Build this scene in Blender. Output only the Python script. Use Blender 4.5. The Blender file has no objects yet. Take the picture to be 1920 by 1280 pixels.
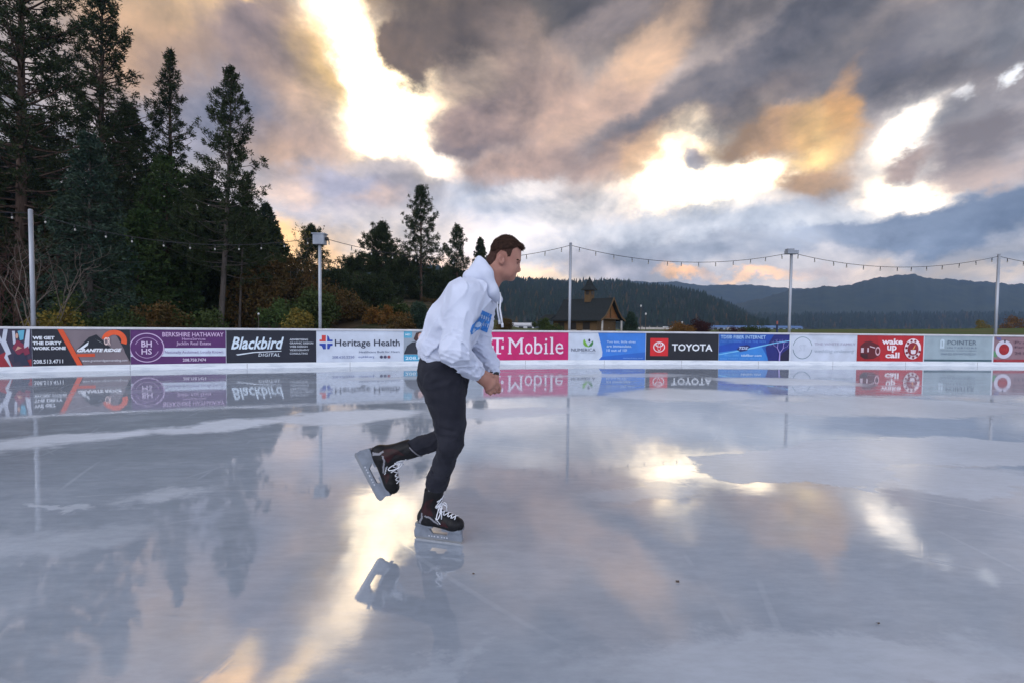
import bpy, math, random
import numpy as np
from mathutils import Vector, Matrix
from mathutils.bvhtree import BVHTree

C = bpy.context.scene.collection
SC = bpy.context.scene
R = math.radians

# ------------------------------------------------------------------ camera
F = 853.33            # focal length in photo pixels (16 mm on full frame)
PITCH, ROLL, HCAM = R(1.98), R(0.6), 1.135
CAMR = (Matrix.Rotation(R(90) - PITCH, 3, 'X') @ Matrix.Rotation(ROLL, 3, 'Z'))
CAMP = Vector((0, 0, HCAM))
cd = bpy.data.cameras.new("camera"); cam = bpy.data.objects.new("camera", cd); C.objects.link(cam)
cam.location = CAMP; cam.rotation_euler = CAMR.to_euler()
cd.sensor_width = 36; cd.lens = 16; cd.clip_start = 0.05; cd.clip_end = 20000
SC.camera = cam

def ray(px, py):
    """direction in the world of a photo pixel (used to measure real places in the photo)"""
    d = CAMR @ Vector(((px - 960) / F, (640 - py) / F, -1)); return d
def at_depth(px, py, Y):
    d = ray(px, py); return CAMP + d * (Y / d.y)
def at_z(px, py, z=0.0):
    d = ray(px, py); return CAMP + d * ((z - HCAM) / d.z)

def lin(c):
    return tuple((x / 255 / 12.92) if x / 255 <= .04045 else ((x / 255 + .055) / 1.055) ** 2.4 for x in c)

# ------------------------------------------------------------------ sky and light
SC.view_settings.view_transform = 'Standard'; SC.view_settings.look = 'None'
SC.view_settings.exposure = 0; SC.view_settings.gamma = 1
FILL_AZ, FILL_EL = R(-145), R(38)
W = bpy.data.worlds.new("World"); SC.world = W; W.use_nodes = True
nt = W.node_tree; nt.nodes.clear()
def N(t, **kw):
    n = nt.nodes.new(t)
    for k, v in kw.items(): setattr(n, k, v)
    return n
def L(a, b): nt.links.new(a, b)
out = N('ShaderNodeOutputWorld')
tc = N('ShaderNodeTexCoord')
sep = N('ShaderNodeSeparateXYZ'); L(tc.outputs['Generated'], sep.inputs[0])
az = N('ShaderNodeMath', operation='ARCTAN2'); L(sep.outputs[0], az.inputs[0]); L(sep.outputs[1], az.inputs[1])
el = N('ShaderNodeMath', operation='ARCSINE'); L(sep.outputs[2], el.inputs[0])
ang = N('ShaderNodeCombineXYZ'); L(az.outputs[0], ang.inputs[0]); L(el.outputs[0], ang.inputs[1])
def noise(scale, detail, rough, stretch=(1, 1, 1), off=(0, 0, 0)):
    m = N('ShaderNodeMapping'); L(tc.outputs['Generated'], m.inputs[0]); m.inputs['Scale'].default_value = stretch; m.inputs['Location'].default_value = off
    n = N('ShaderNodeTexNoise'); n.inputs['Scale'].default_value = scale; n.inputs['Detail'].default_value = detail; n.inputs['Roughness'].default_value = rough
    L(m.outputs[0], n.inputs['Vector']); return n
def warp(src, n, amp):
    s = N('ShaderNodeVectorMath', operation='SUBTRACT'); L(n.outputs['Color'], s.inputs[0]); s.inputs[1].default_value = (.5, .5, .5)
    m = N('ShaderNodeVectorMath', operation='MULTIPLY'); L(s.outputs[0], m.inputs[0]); m.inputs[1].default_value = amp
    a = N('ShaderNodeVectorMath', operation='ADD'); L(src, a.inputs[0]); L(m.outputs[0], a.inputs[1]); return a.outputs[0]
P0 = warp(ang.outputs[0], noise(3.2, 7, .6, (1, 1, 1.35)), (.20, .17, 0))
P0 = warp(P0, noise(13, 6, .6, (1, 1, 1.3), (3, 1, 7)), (.055, .050, 0))
# open sky behind the clouds
sky = N('ShaderNodeTexSky', sky_type='NISHITA'); sky.sun_disc = False
sky.sun_elevation = FILL_EL; sky.sun_rotation = FILL_AZ
bg_sky = N('ShaderNodeBackground'); L(sky.outputs[0], bg_sky.inputs[0]); bg_sky.inputs[1].default_value = .10
# general colour of the cloud sheet over the whole dome: from the horizon up
def ramp(fac, stops):
    r = N('ShaderNodeValToRGB'); L(fac, r.inputs[0]); e = r.color_ramp.elements
    while len(e) < len(stops): e.new(.5)
    for i, (p, c) in enumerate(stops): e[i].position = p; e[i].color = (*c, 1)
    return r
eln = N('ShaderNodeMapRange'); L(el.outputs[0], eln.inputs[0]); eln.inputs[1].default_value = 0; eln.inputs[2].default_value = 1.57
front = ramp(eln.outputs[0], [(0, lin((205, 190, 175))), (.10, lin((176, 178, 188))), (.25, lin((185, 172, 168))), (.42, lin((140, 132, 130))), (.7, lin((115, 118, 130))), (1, lin((140, 150, 172)))])
BACK = 1.7
back = ramp(eln.outputs[0], [(0, tuple(BACK * c for c in (.68, .75, .92))), (.3, tuple(BACK * c for c in (.80, .88, 1.06))), (.6, tuple(BACK * c for c in (.40, .45, .56))), (1, lin((140, 150, 172)))])
fr = N('ShaderNodeMapRange', interpolation_type='SMOOTHSTEP'); L(sep.outputs[1], fr.inputs[0]); fr.inputs[1].default_value = -.35; fr.inputs[2].default_value = .35
mx = N('ShaderNodeMix', data_type='RGBA'); L(fr.outputs[0], mx.inputs[0]); L(back.outputs[0], mx.inputs[6]); L(front.outputs[0], mx.inputs[7])
col = mx.outputs[2]
SKY_BLOBS = [
 # px, py, rx, ry, rot, colour, gain, softness, opacity   (cloud banks and gaps, measured in the photo)
 (330, 50, 330, 130, 0, (178, 152, 122), 1.15, .9, 1), (250, 120, 160, 110, 0, (182, 150, 122), 1.15, .9, .9),
 (440, 20, 110, 60, -35, (222, 190, 146), 1, .9, .9), (500, 15, 26, 40, 20, (250, 226, 180), 1.4, .8, .9),
 (520, 110, 150, 105, -25, (150, 134, 132), 1, .6, 1), (340, 140, 110, 60, -20, (160, 138, 124), 1, .8, .8),
 (420, 215, 150, 70, -15, (150, 150, 166), 1, .8, 1), (330, 270, 110, 70, 0, (152, 152, 168), 1, .8, .9),
 (600, 215, 120, 60, 20, (208, 176, 150), 1, .8, .9), (560, 265, 120, 50, 0, (198, 170, 155), 1, .8, .9),
 (520, 290, 60, 40, 0, (214, 178, 150), 1, .9, .8), (470, 330, 90, 60, 0, (190, 180, 180), 1, .9, .7),
 # dark bank above
 (1000, 10, 430, 140, 0, (92, 88, 86), 1, .6, 1), (830, 70, 160, 110, 25, (104, 92, 82), 1, .6, 1), (1250, 10, 260, 70, 0, (116, 110, 110), 1, .8, .9),
 # bright break on the left: soft golden rim, cream, white, then the glare itself
 (640, 60, 110, 130, -25, (228, 194, 152), 1.05, .9, .8), (725, 180, 180, 150, -30, (234, 206, 174), 1.05, .9, .8), (820, 305, 120, 60, 20, (226, 206, 190), 1, .9, .8),
 (615, 10, 60, 70, -14, (252, 238, 216), 1.12, 1, 1), (645, 75, 64, 80, -32, (252, 240, 222), 1.15, 1, 1), (695, 125, 104, 80, -40, (252, 242, 226), 1.15, 1, 1), (730, 190, 130, 90, -30, (253, 238, 212), 1.15, 1, 1), (740, 245, 100, 70, 0, (253, 242, 224), 1.15, 1, 1), (826, 312, 80, 42, 24, (252, 240, 226), 1.1, 1, 1), (784, 284, 70, 52, 30, (252, 240, 226), 1.15, 1, 1),
 (624, 8, 52, 60, -14, (255, 228, 184), 2.4, 1, 1), (652, 72, 58, 70, -32, (255, 228, 184), 4.0, 1, 1), (700, 132, 86, 66, -40, (255, 230, 186), 5.5, 1, 1), (732, 190, 112, 72, -30, (255, 232, 188), 7.0, 1, 1), (742, 242, 84, 54, 0, (255, 234, 200), 6.0, 1, 1), (830, 314, 60, 32, 24, (255, 238, 216), 3.0, 1, 1),
 (618, 150, 24, 90, -22, (246, 206, 136), 1.3, 1, .8), (486, 0, 46, 46, 30, (255, 214, 140), 2.4, 1, 1), (470, -60, 80, 60, 0, (255, 206, 130), 3.0, 1, .9), (560, -70, 70, 50, 20, (255, 214, 140), 3.4, 1, .9), (400, -110, 90, 50, 20, (255, 200, 120), 2.4, 1, .8), (520, -30, 26, 60, -30, (140, 124, 116), 1, .8, .9),
 (790, 118, 60, 40, -30, (246, 220, 184), 1.1, .9, .9), (838, 168, 64, 28, -20, (226, 204, 176), 1.05, .9, .8),
 (600, 130, 46, 90, -10, (232, 192, 130), 1.05, .9, .6),
 (760, 95, 62, 70, 20, (112, 98, 88), 1, .5, 1), (870, 85, 130, 80, 10, (98, 88, 82), 1, .6, 1),
 (890, 150, 100, 45, 0, (192, 170, 152), 1, .8, .8), (1000, 140, 130, 60, 30, (150, 134, 126), 1, .8, .9),
 (920, 230, 130, 52, -5, (158, 138, 132), 1, .55, 1), (870, 272, 80, 24, 0, (140, 126, 126), 1, .7, .9),
 (960, 320, 110, 48, -8, (196, 168, 154), 1, .6, 1), (1040, 300, 90, 70, 0, (184, 158, 146), 1, .7, .9),
 (1020, 200, 120, 60, 20, (176, 152, 140), 1, .8, .9),
 # lower left
 (650, 345, 120, 38, 0, (160, 160, 178), 1.18, .7, .95), (690, 312, 80, 26, 0, (200, 190, 190), 1.18, .8, .8), (690, 372, 70, 30, -20, (206, 180, 164), 1.18, .8, .8),
 (620, 395, 100, 30, -15, (152, 152, 168), 1.18, .7, .8), (540, 360, 60, 50, 0, (208, 184, 170), 1.18, .8, .8), (700, 420, 130, 40, 0, (180, 178, 186), 1.18, .8, .8),
 (650, 470, 150, 46, 0, (232, 194, 146), 1.05, .8, .9), (545, 470, 50, 50, 0, (244, 200, 130), 1.15, .8, .9), (800, 500, 130, 30, 0, (226, 196, 170), 1.18, .8, .8), (820, 535, 130, 16, 0, (250, 224, 150), 1.2, .9, .9),
 (930, 400, 140, 60, 0, (166, 174, 190), 1.18, .7, .95), (860, 440, 90, 40, 0, (184, 188, 204), 1.18, .8, .8), (1040, 420, 130, 40, 0, (184, 186, 196), 1.18, .8, .8), (1010, 370, 130, 22, -10, (214, 210, 210), 1.18, .8, .8),
 (1000, 515, 150, 22, 0, (240, 212, 176), 1.15, .9, .9), (900, 533, 200, 12, 0, (255, 222, 140), 1.35, 1, .9), (640, 500, 150, 40, 0, (242, 196, 132), 1.15, 1, .8),
 # middle and right
 (1190, 130, 180, 60, -35, (206, 176, 150), 1, .7, 1), (1130, 210, 110, 60, 0, (190, 164, 150), 1, .8, .9), (1130, 60, 130, 40, -20, (152, 140, 138), 1, .8, .8),
 (1480, 90, 330, 80, -28, (112, 110, 114), 1, .55, 1), (1330, 180, 260, 70, -24, (108, 106, 112), 1, .6, 1), (1700, 110, 300, 110, 0, (118, 114, 116), 1, .7, 1), (1760, 70, 150, 60, -10, (100, 100, 110), 1, .8, .9),
 (1250, 235, 180, 46, -14, (118, 114, 118), 1, .6, 1), (1200, 280, 130, 34, -12, (136, 120, 114), 1, .6, 1), (1390, 215, 150, 40, -16, (118, 110, 110), 1, .6, 1), (1150, 330, 80, 40, 0, (176, 150, 138), 1, .8, .8),
 (1840, 40, 160, 50, 0, (136, 134, 138), 1, .8, .8), (1900, 80, 60, 60, 0, (150, 150, 156), 1, .8, .7),
 # breaks on the right
 (1300, 345, 240, 110, -12, (222, 200, 176), 1, .9, .8), (1235, 300, 90, 50, -34, (250, 226, 188), 1.1, 1, 1), (1315, 285, 76, 44, 30, (252, 236, 212), 1.1, 1, 1), (1275, 360, 150, 66, -6, (253, 238, 214), 1.15, 1, 1), (1405, 338, 116, 48, -12, (253, 238, 214), 1.15, 1, 1), (1260, 415, 90, 70, 15, (250, 238, 220), 1.15, 1, .95), (1340, 405, 150, 46, -6, (244, 238, 230), 1.15, 1, .9),
 (1245, 300, 56, 28, -34, (255, 232, 190), 2.4, 1, 1), (1315, 280, 40, 18, 30, (255, 236, 200), 2.0, 1, 1), (1270, 360, 124, 48, -6, (255, 234, 196), 6.5, 1, 1), (1400, 338, 100, 36, -12, (255, 234, 194), 4.5, 1, 1), (1256, 412, 36, 40, 15, (255, 230, 190), 2.0, 1, .9),
 (1290, 308, 30, 26, 0, (190, 186, 196), 1, .6, .9), (1190, 300, 50, 40, -30, (206, 170, 134), 1, .8, .8),
 (1440, 255, 150, 40, -10, (190, 152, 112), 1, .6, .95), (1550, 262, 84, 84, -15, (226, 184, 122), 1.0, .8, 1), (1530, 290, 50, 24, -30, (252, 220, 150), 1.1, .9, .9), (1585, 235, 26, 44, 10, (250, 214, 140), 1.05, .9, .9), (1600, 205, 36, 70, 12, (216, 166, 104), 1, .8, .9), (1520, 335, 70, 36, 0, (190, 154, 116), 1, .6, 1),
 (1700, 310, 170, 120, -20, (210, 200, 194), 1, .9, .8), (1715, 250, 115, 54, -24, (250, 244, 236), 1.1, 1, 1), (1655, 290, 66, 44, -30, (246, 234, 218), 1.05, 1, .9), (1690, 368, 150, 56, 0, (252, 242, 226), 1.12, 1, 1), (1640, 345, 70, 46, 0, (248, 236, 218), 1.1, 1, .9), (1785, 378, 80, 32, -10, (252, 244, 232), 1.1, 1, .9),
 (1715, 250, 90, 36, -24, (255, 242, 222), 3.2, 1, 1), (1690, 370, 118, 38, 0, (255, 238, 208), 4.5, 1, 1), (1640, 348, 40, 26, 0, (255, 234, 200), 2.0, 1, .9),
 (1710, 306, 70, 18, -8, (176, 154, 144), 1, .7, .95), (1850, 300, 110, 60, 0, (156, 144, 142), 1, .6, 1), (1840, 345, 120, 26, 0, (172, 156, 150), 1, .8, .9),
 (1840, 192, 22, 14, -20, (240, 236, 234), 1.4, .8, .9), (1915, 155, 18, 26, 0, (245, 245, 245), 1.6, .8, .9), (1800, 230, 60, 30, -20, (132, 130, 136), 1, .8, .7),
 (1000, 455, 420, 46, 0, (206, 206, 212), 1.05, 1, .7), (760, 440, 200, 50, 0, (214, 200, 188), 1.05, 1, .6), (1100, 400, 150, 36, -8, (220, 216, 214), 1.1, 1, .8),
 # low blue bank
 (1440, 425, 260, 40, 0, (168, 178, 194), 1, .7, .95), (1210, 440, 170, 34, 0, (190, 196, 208), 1, .8, .9), (1720, 425, 290, 42, -3, (112, 126, 150), 1, .55, 1), (1880, 390, 160, 36, 0, (108, 122, 146), 1, .6, 1), (1580, 395, 120, 26, -8, (196, 200, 208), 1, .8, .8), (1560, 445, 160, 26, 0, (132, 144, 166), 1, .7, .9),
 (1300, 474, 220, 26, 0, (146, 154, 170), 1, .7, .95), (1800, 494, 180, 22, -2, (214, 196, 178), 1, .8, .95), (1660, 500, 110, 16, -8, (212, 196, 184), 1, .8, .9), (1900, 470, 110, 14, 0, (150, 156, 170), 1, .8, .8),
 (1150, 495, 130, 24, 0, (168, 166, 176), 1, .8, .9), (1330, 525, 200, 16, 2, (158, 160, 172), 1, .8, .9), (1290, 505, 60, 9, 12, (246, 190, 132), 1.1, .8, .9), (1210, 523, 44, 6, 14, (252, 206, 130), 1.2, .8, .9), (1440, 524, 110, 10, 5, (236, 196, 156), 1.05, .8, .9), (1080, 530, 60, 8, 0, (240, 210, 170), 1.1, .9, .9), (1560, 520, 90, 14, 0, (186, 174, 172), 1, .9, .8),
]
for (px, py, rx, ry, rot, c, gain, soft, op) in SKY_BLOBS:
    d = ray(px, py).normalized(); a0, e0 = math.atan2(d.x, d.y), math.asin(d.z)
    ka = math.cos(a0) ** 2; ke = math.cos(e0) ** 2 * math.cos(a0)
    m = N('ShaderNodeMapping', vector_type='TEXTURE'); L(P0, m.inputs[0])
    m.inputs['Location'].default_value = (a0, e0, 0); m.inputs['Rotation'].default_value = (0, 0, R(-rot)); m.inputs['Scale'].default_value = (1.25 * rx / F * ka, 1.25 * ry / F * ke, 1)
    g = N('ShaderNodeTexGradient', gradient_type='SPHERICAL'); L(m.outputs[0], g.inputs[0])
    mr = N('ShaderNodeMapRange', interpolation_type='SMOOTHSTEP'); L(g.outputs['Fac'], mr.inputs[0]); mr.inputs[1].default_value = 0; mr.inputs[2].default_value = soft; mr.inputs[4].default_value = op
    x = N('ShaderNodeMix', data_type='RGBA'); L(mr.outputs[0], x.inputs[0]); L(col, x.inputs[6]); x.inputs[7].default_value = (*[v * gain for v in lin(c)], 1)
    col = x.outputs[2]
# billows: each cloud's relief, lit from the break in the west and grey on the far side
SUNV = ray(735, 190).normalized()
def relief(scale, detail, rough, step, off):
    outs = []
    for k in (0, step):
        a = N('ShaderNodeVectorMath', operation='ADD'); L(tc.outputs['Generated'], a.inputs[0]); a.inputs[1].default_value = SUNV * k
        m = N('ShaderNodeMapping'); L(a.outputs[0], m.inputs[0]); m.inputs['Scale'].default_value = (1, 1, 1.45); m.inputs['Location'].default_value = off
        n = N('ShaderNodeTexNoise'); n.inputs['Scale'].default_value = scale; n.inputs['Detail'].default_value = detail; n.inputs['Roughness'].default_value = rough; n.inputs['Distortion'].default_value = .35; L(m.outputs[0], n.inputs['Vector']); outs.append(n.outputs['Fac'])
    d = N('ShaderNodeMath', operation='SUBTRACT'); L(outs[0], d.inputs[0]); L(outs[1], d.inputs[1]); return outs[0], d.outputs[0]
n_a, r_a = relief(4.2, 8, .55, .062, (1, 4, 2)); n_b, r_b = relief(10, 7, .55, .026, (8, 4, 2))
def mad(a, m_, b):
    n = N('ShaderNodeMath', operation='MULTIPLY_ADD'); L(a, n.inputs[0]); n.inputs[1].default_value = m_
    if hasattr(b, 'default_value'): L(b, n.inputs[2])
    else: n.inputs[2].default_value = b
    return n.outputs[0]
REL = mad(r_b, .8, mad(r_a, 2.2, mad(n_a, .8, -.40)))
relc = N('ShaderNodeClamp'); L(REL, relc.inputs[0]); relc.inputs[1].default_value = -.34; relc.inputs[2].default_value = .62
lo = N('ShaderNodeMapRange', interpolation_type='SMOOTHSTEP'); L(el.outputs[0], lo.inputs[0]); lo.inputs[1].default_value = .0; lo.inputs[2].default_value = .40; lo.inputs[3].default_value = 1.62; lo.inputs[4].default_value = 1.08
f1 = mad(relc.outputs[0], 1.0, 1.0)
f2 = N('ShaderNodeMath', operation='MULTIPLY'); L(f1, f2.inputs[0]); L(lo.outputs[0], f2.inputs[1])
tintw = N('ShaderNodeMapRange'); L(relc.outputs[0], tintw.inputs[0]); tintw.inputs[1].default_value = -.3; tintw.inputs[2].default_value = .45
tn = N('ShaderNodeMix', data_type='RGBA'); L(tintw.outputs[0], tn.inputs[0]); tn.inputs[6].default_value = (.97, .985, 1.02, 1); tn.inputs[7].default_value = (1.08, 1.0, .92, 1)
tm2 = N('ShaderNodeVectorMath', operation='MULTIPLY'); L(col, tm2.inputs[0]); L(tn.outputs[2], tm2.inputs[1])
sc_ = N('ShaderNodeVectorMath', operation='SCALE'); L(tm2.outputs[0], sc_.inputs[0]); L(f2.outputs[0], sc_.inputs['Scale'])
bg = N('ShaderNodeBackground'); L(sc_.outputs[0], bg.inputs[0]); bg.inputs[1].default_value = 1.0
ms = N('ShaderNodeMixShader'); ms.inputs[0].default_value = .93; L(bg_sky.outputs[0], ms.inputs[1]); L(bg.outputs[0], ms.inputs[2]); L(ms.outputs[0], out.inputs[0])
W.cycles.sampling_method = 'MANUAL'; W.cycles.sample_map_resolution = 1024

sd = bpy.data.lights.new("sun_fill", 'SUN'); sun_fill = bpy.data.objects.new("sun_fill", sd); C.objects.link(sun_fill)
sd.energy = .8; sd.angle = R(40); sd.color = (1, .95, .90)  # soft fill added behind the camera for skater and banners; the sunset lies ahead
sun_fill.rotation_euler = Vector((math.sin(FILL_AZ) * math.cos(FILL_EL), math.cos(FILL_AZ) * math.cos(FILL_EL), math.sin(FILL_EL))).to_track_quat('Z', 'Y').to_euler()

# ------------------------------------------------------------------ helpers
def tag(o, label=None, cat=None, group=None, kind=None):
    if label: o['label'] = label
    if cat: o['category'] = cat
    if group: o['group'] = group
    if kind: o['kind'] = kind
    return o
def empty(name, loc, label=None, cat=None, group=None, rz=0):
    o = bpy.data.objects.new(name, None); C.objects.link(o); o.location = loc; o.rotation_euler = (0, 0, rz); o.empty_display_size = .2
    return tag(o, label, cat, group)
def new_obj(name, me, mats, parent=None, smooth=False):
    o = bpy.data.objects.new(name, me); C.objects.link(o)
    for m in (mats if isinstance(mats, (list, tuple)) else [mats]): me.materials.append(m)
    if smooth: me.shade_smooth()
    if parent is not None:
        o.parent = parent; o.matrix_parent_inverse = parent.matrix_basis.inverted()   # geometry is given in world coordinates
    return o
class MB:
    """collects shapes into ONE mesh"""
    def __init__(s): s.v = []; s.f = []; s.m = []
    def add(s, vs, fs, mi=0):
        k = len(s.v); s.v += [tuple(v) for v in vs]; s.f += [tuple(i + k for i in f) for f in fs]; s.m += [mi] * len(fs)
    def box(s, c, size, rz=0, mi=0, M=None):
        c = Vector(c); hx, hy, hz = [x / 2 for x in size]
        A = Matrix.Rotation(rz, 3, 'Z') if M is None else M
        vs = [c + A @ Vector((x * hx, y * hy, z * hz)) for x in (-1, 1) for y in (-1, 1) for z in (-1, 1)]
        s.add(vs, [(0, 1, 3, 2), (4, 6, 7, 5), (0, 4, 5, 1), (2, 3, 7, 6), (0, 2, 6, 4), (1, 5, 7, 3)], mi)
    def tube(s, pts, rad, n=8, mi=0, cap=True):
        pts = [Vector(p) for p in pts]
        if not hasattr(rad, '__len__'): rad = [rad] * len(pts)
        rings = []
        t0 = (pts[1] - pts[0]).normalized(); u = t0.orthogonal().normalized()
        for i, p in enumerate(pts):
            t = (pts[min(i + 1, len(pts) - 1)] - pts[max(i - 1, 0)]).normalized()
            u = (u - t * u.dot(t)).normalized(); w = t.cross(u)
            rings.append([p + (u * math.cos(a) + w * math.sin(a)) * rad[i] for a in [2 * math.pi * k / n for k in range(n)]])
        vs = [v for r in rings for v in r]; fs = []
        for i in range(len(pts) - 1):
            for k in range(n):
                fs.append((i * n + k, i * n + (k + 1) % n, (i + 1) * n + (k + 1) % n, (i + 1) * n + k))
        if cap: fs.append(tuple(range(n))[::-1]); fs.append(tuple((len(pts) - 1) * n + k for k in range(n)))
        s.add(vs, fs, mi)
    def prism(s, poly, fn, t0, t1, mi=0):
        """poly: 2-D outline; fn(x, y, t) -> world"""
        n = len(poly); vs = [fn(x, y, t0) for x, y in poly] + [fn(x, y, t1) for x, y in poly]
        s.add(vs, [tuple(range(n))[::-1], tuple(range(n, 2 * n))] + [(i, (i + 1) % n, n + (i + 1) % n, n + i) for i in range(n)], mi)
    def ball(s, c, r, nu=10, nv=7, mi=0):
        c = Vector(c); rr = r if hasattr(r, '__len__') else (r, r, r); vs = []; fs = []
        for j in range(nv + 1):
            for i in range(nu):
                th = math.pi * j / nv; ph = 2 * math.pi * i / nu
                vs.append(c + Vector((rr[0] * math.sin(th) * math.cos(ph), rr[1] * math.sin(th) * math.sin(ph), rr[2] * math.cos(th))))
        for j in range(nv):
            for i in range(nu): fs.append((j * nu + i, (j + 1) * nu + i, (j + 1) * nu + (i + 1) % nu, j * nu + (i + 1) % nu))
        s.add(vs, fs, mi)
    def build(s, name, mats, parent=None, smooth=False):
        me = bpy.data.meshes.new(name); me.from_pydata(s.v, [], s.f)
        me.polygons.foreach_set('material_index', s.m); me.validate(); me.update()
        return new_obj(name, me, mats, parent, smooth)
def tri_mesh(name, verts, mats, parent=None, mi=None, nv=3):
    """verts: (n*nv,3) array, every nv consecutive ones a face"""
    verts = np.asarray(verts, np.float32).reshape(-1, 3); n = len(verts); k = n // nv
    me = bpy.data.meshes.new(name); me.vertices.add(n); me.vertices.foreach_set('co', verts.ravel())
    me.loops.add(n); me.loops.foreach_set('vertex_index', np.arange(n, dtype=np.int32))
    me.polygons.add(k); me.polygons.foreach_set('loop_start', np.arange(0, n, nv, dtype=np.int32))
    if mi is not None: me.polygons.foreach_set('material_index', np.asarray(mi, np.int32))
    me.update(); me.validate()
    return new_obj(name, me, mats, parent)

def mat(name, c, rough=.6, spec=.3, c2=None, nscale=5, detail=4, metal=0, bump=0, bscale=60, sheen=0, coords='Object', contrast=(.35, .65), stretch=(1, 1, 1), coat=0):
    m = bpy.data.materials.new(name); m.use_nodes = True; t = m.node_tree; b = t.nodes['Principled BSDF']
    b.inputs['Base Color'].default_value = (*c, 1); b.inputs['Roughness'].default_value = rough; b.inputs['Specular IOR Level'].default_value = spec; b.inputs['Metallic'].default_value = metal
    if sheen: b.inputs['Sheen Weight'].default_value = sheen
    if coat: b.inputs['Coat Weight'].default_value = coat
    tcn = t.nodes.new('ShaderNodeTexCoord'); mp = t.nodes.new('ShaderNodeMapping'); mp.inputs['Scale'].default_value = stretch; t.links.new(tcn.outputs[coords], mp.inputs[0])
    if c2 is not None:
        n = t.nodes.new('ShaderNodeTexNoise'); n.inputs['Scale'].default_value = nscale; n.inputs['Detail'].default_value = detail; t.links.new(mp.outputs[0], n.inputs['Vector'])
        mr = t.nodes.new('ShaderNodeMapRange'); mr.inputs[1].default_value, mr.inputs[2].default_value = contrast; t.links.new(n.outputs['Fac'], mr.inputs[0])
        x = t.nodes.new('ShaderNodeMix'); x.data_type = 'RGBA'; x.inputs[6].default_value = (*c, 1); x.inputs[7].default_value = (*c2, 1); t.links.new(mr.outputs[0], x.inputs[0]); t.links.new(x.outputs[2], b.inputs['Base Color'])
    if bump:
        n = t.nodes.new('ShaderNodeTexNoise'); n.inputs['Scale'].default_value = bscale; n.inputs['Detail'].default_value = 3; t.links.new(mp.outputs[0], n.inputs['Vector'])
        bp = t.nodes.new('ShaderNodeBump'); bp.inputs['Strength'].default_value = bump; bp.inputs['Distance'].default_value = .01; t.links.new(n.outputs['Fac'], bp.inputs['Height']); t.links.new(bp.outputs[0], b.inputs['Normal'])
    return m
def smooth(a, b, x):
    t = np.clip((x - a) / (b - a), 0, 1); return t * t * (3 - 2 * t)
# ------------------------------------------------------------------ the ice
BH = 1.0                                            # height of the boards
CONT = [(57, 697.5), (599, 688), (1070, 682.5), (1485, 684), (1875, 686)]
_pts = [at_z(*p) for p in CONT]
_ctl = [Vector((-17.5, -9, 0)), Vector((-17.9, -3, 0)), Vector((-17.0, 3.0, 0)), Vector((-14.6, 7.2, 0))] + _pts + [Vector((22.7, 14.9, 0)), Vector((28.5, 14.4, 0)), Vector((32.5, 11.5, 0)), Vector((34.5, 6, 0)), Vector((34.8, -2, 0)), Vector((34.6, -9, 0))]
CURVE = []
for i in range(1, len(_ctl) - 2):
    p0, p1, p2, p3 = _ctl[i - 1:i + 3]
    for k in range(40):
        t = k / 40
        CURVE.append(.5 * ((2 * p1) + (p2 - p0) * t + (2 * p0 - 5 * p1 + 4 * p2 - p3) * t * t + (3 * p1 - p0 - 3 * p2 + p3) * t ** 3))
CURVE.append(_ctl[-2].copy())
CN = []
for i in range(len(CURVE)):
    t = (CURVE[min(i + 1, len(CURVE) - 1)] - CURVE[max(i - 1, 0)]).normalized(); CN.append(Vector((t.y, -t.x, 0)))   # towards the ice
CS = [0.0]
for i in range(1, len(CURVE)): CS.append(CS[-1] + (CURVE[i] - CURVE[i - 1]).length)
CSn = np.array(CS); CPn = np.array([tuple(p) for p in CURVE]); CNn = np.array([tuple(p) for p in CN])
def on_curve(s, off, z):
    p = [np.interp(s, CSn, CPn[:, k]) for k in range(2)]; n = [np.interp(s, CSn, CNn[:, k]) for k in range(2)]
    return Vector((p[0] + n[0] * off, p[1] + n[1] * off, z))
def s_at(px):
    """arc length where the sight line at this photo column meets the boards"""
    best = None
    for i in range(len(CURVE) - 1):
        def side(p):
            q = CAMR.transposed() @ (Vector((p.x, p.y, .5)) - CAMP)
            return None if q.z > -.3 else 960 + F * q.x / -q.z - px
        a, b = side(CURVE[i]), side(CURVE[i + 1])
        if a is not None and b is not None and a <= 0 < b: return CS[i] + (CS[i + 1] - CS[i]) * (-a / (b - a))
    raise ValueError(px)

im = bpy.data.materials.new("rink_ice"); im.use_nodes = True
t = im.node_tree; b = t.nodes['Principled BSDF']
def TN(ty, **kw):
    n = t.nodes.new(ty)
    for k, v in kw.items(): setattr(n, k, v)
    return n
def TL(a, b_): t.links.new(a, b_)
tco = TN('ShaderNodeTexCoord')
def tnoise(scale, detail, rough=.55, stretch=(1, 1, 1), loc=(0, 0, 0), vec=None):
    mp = TN('ShaderNodeMapping'); mp.inputs['Scale'].default_value = stretch; mp.inputs['Location'].default_value = loc; TL(vec or tco.outputs['Object'], mp.inputs[0])
    n = TN('ShaderNodeTexNoise'); n.inputs['Scale'].default_value = scale; n.inputs['Detail'].default_value = detail; n.inputs['Roughness'].default_value = rough; TL(mp.outputs[0], n.inputs['Vector']); return n
def tmap(src, a, b_, c=0, d=1, kind='SMOOTHSTEP'):
    m = TN('ShaderNodeMapRange', interpolation_type=kind); TL(src, m.inputs[0]); m.inputs[1].default_value = a; m.inputs[2].default_value = b_; m.inputs[3].default_value = c; m.inputs[4].default_value = d; return m.outputs[0]
def tmath(op, a, b_):
    m = TN('ShaderNodeMath', operation=op)
    for i, x in enumerate((a, b_)):
        if hasattr(x, 'default_value'): TL(x, m.inputs[i])
        else: m.inputs[i].default_value = x
    return m.outputs[0]
wn = tnoise(.9, 7, .66, (1, 1.3, 1))
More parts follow.
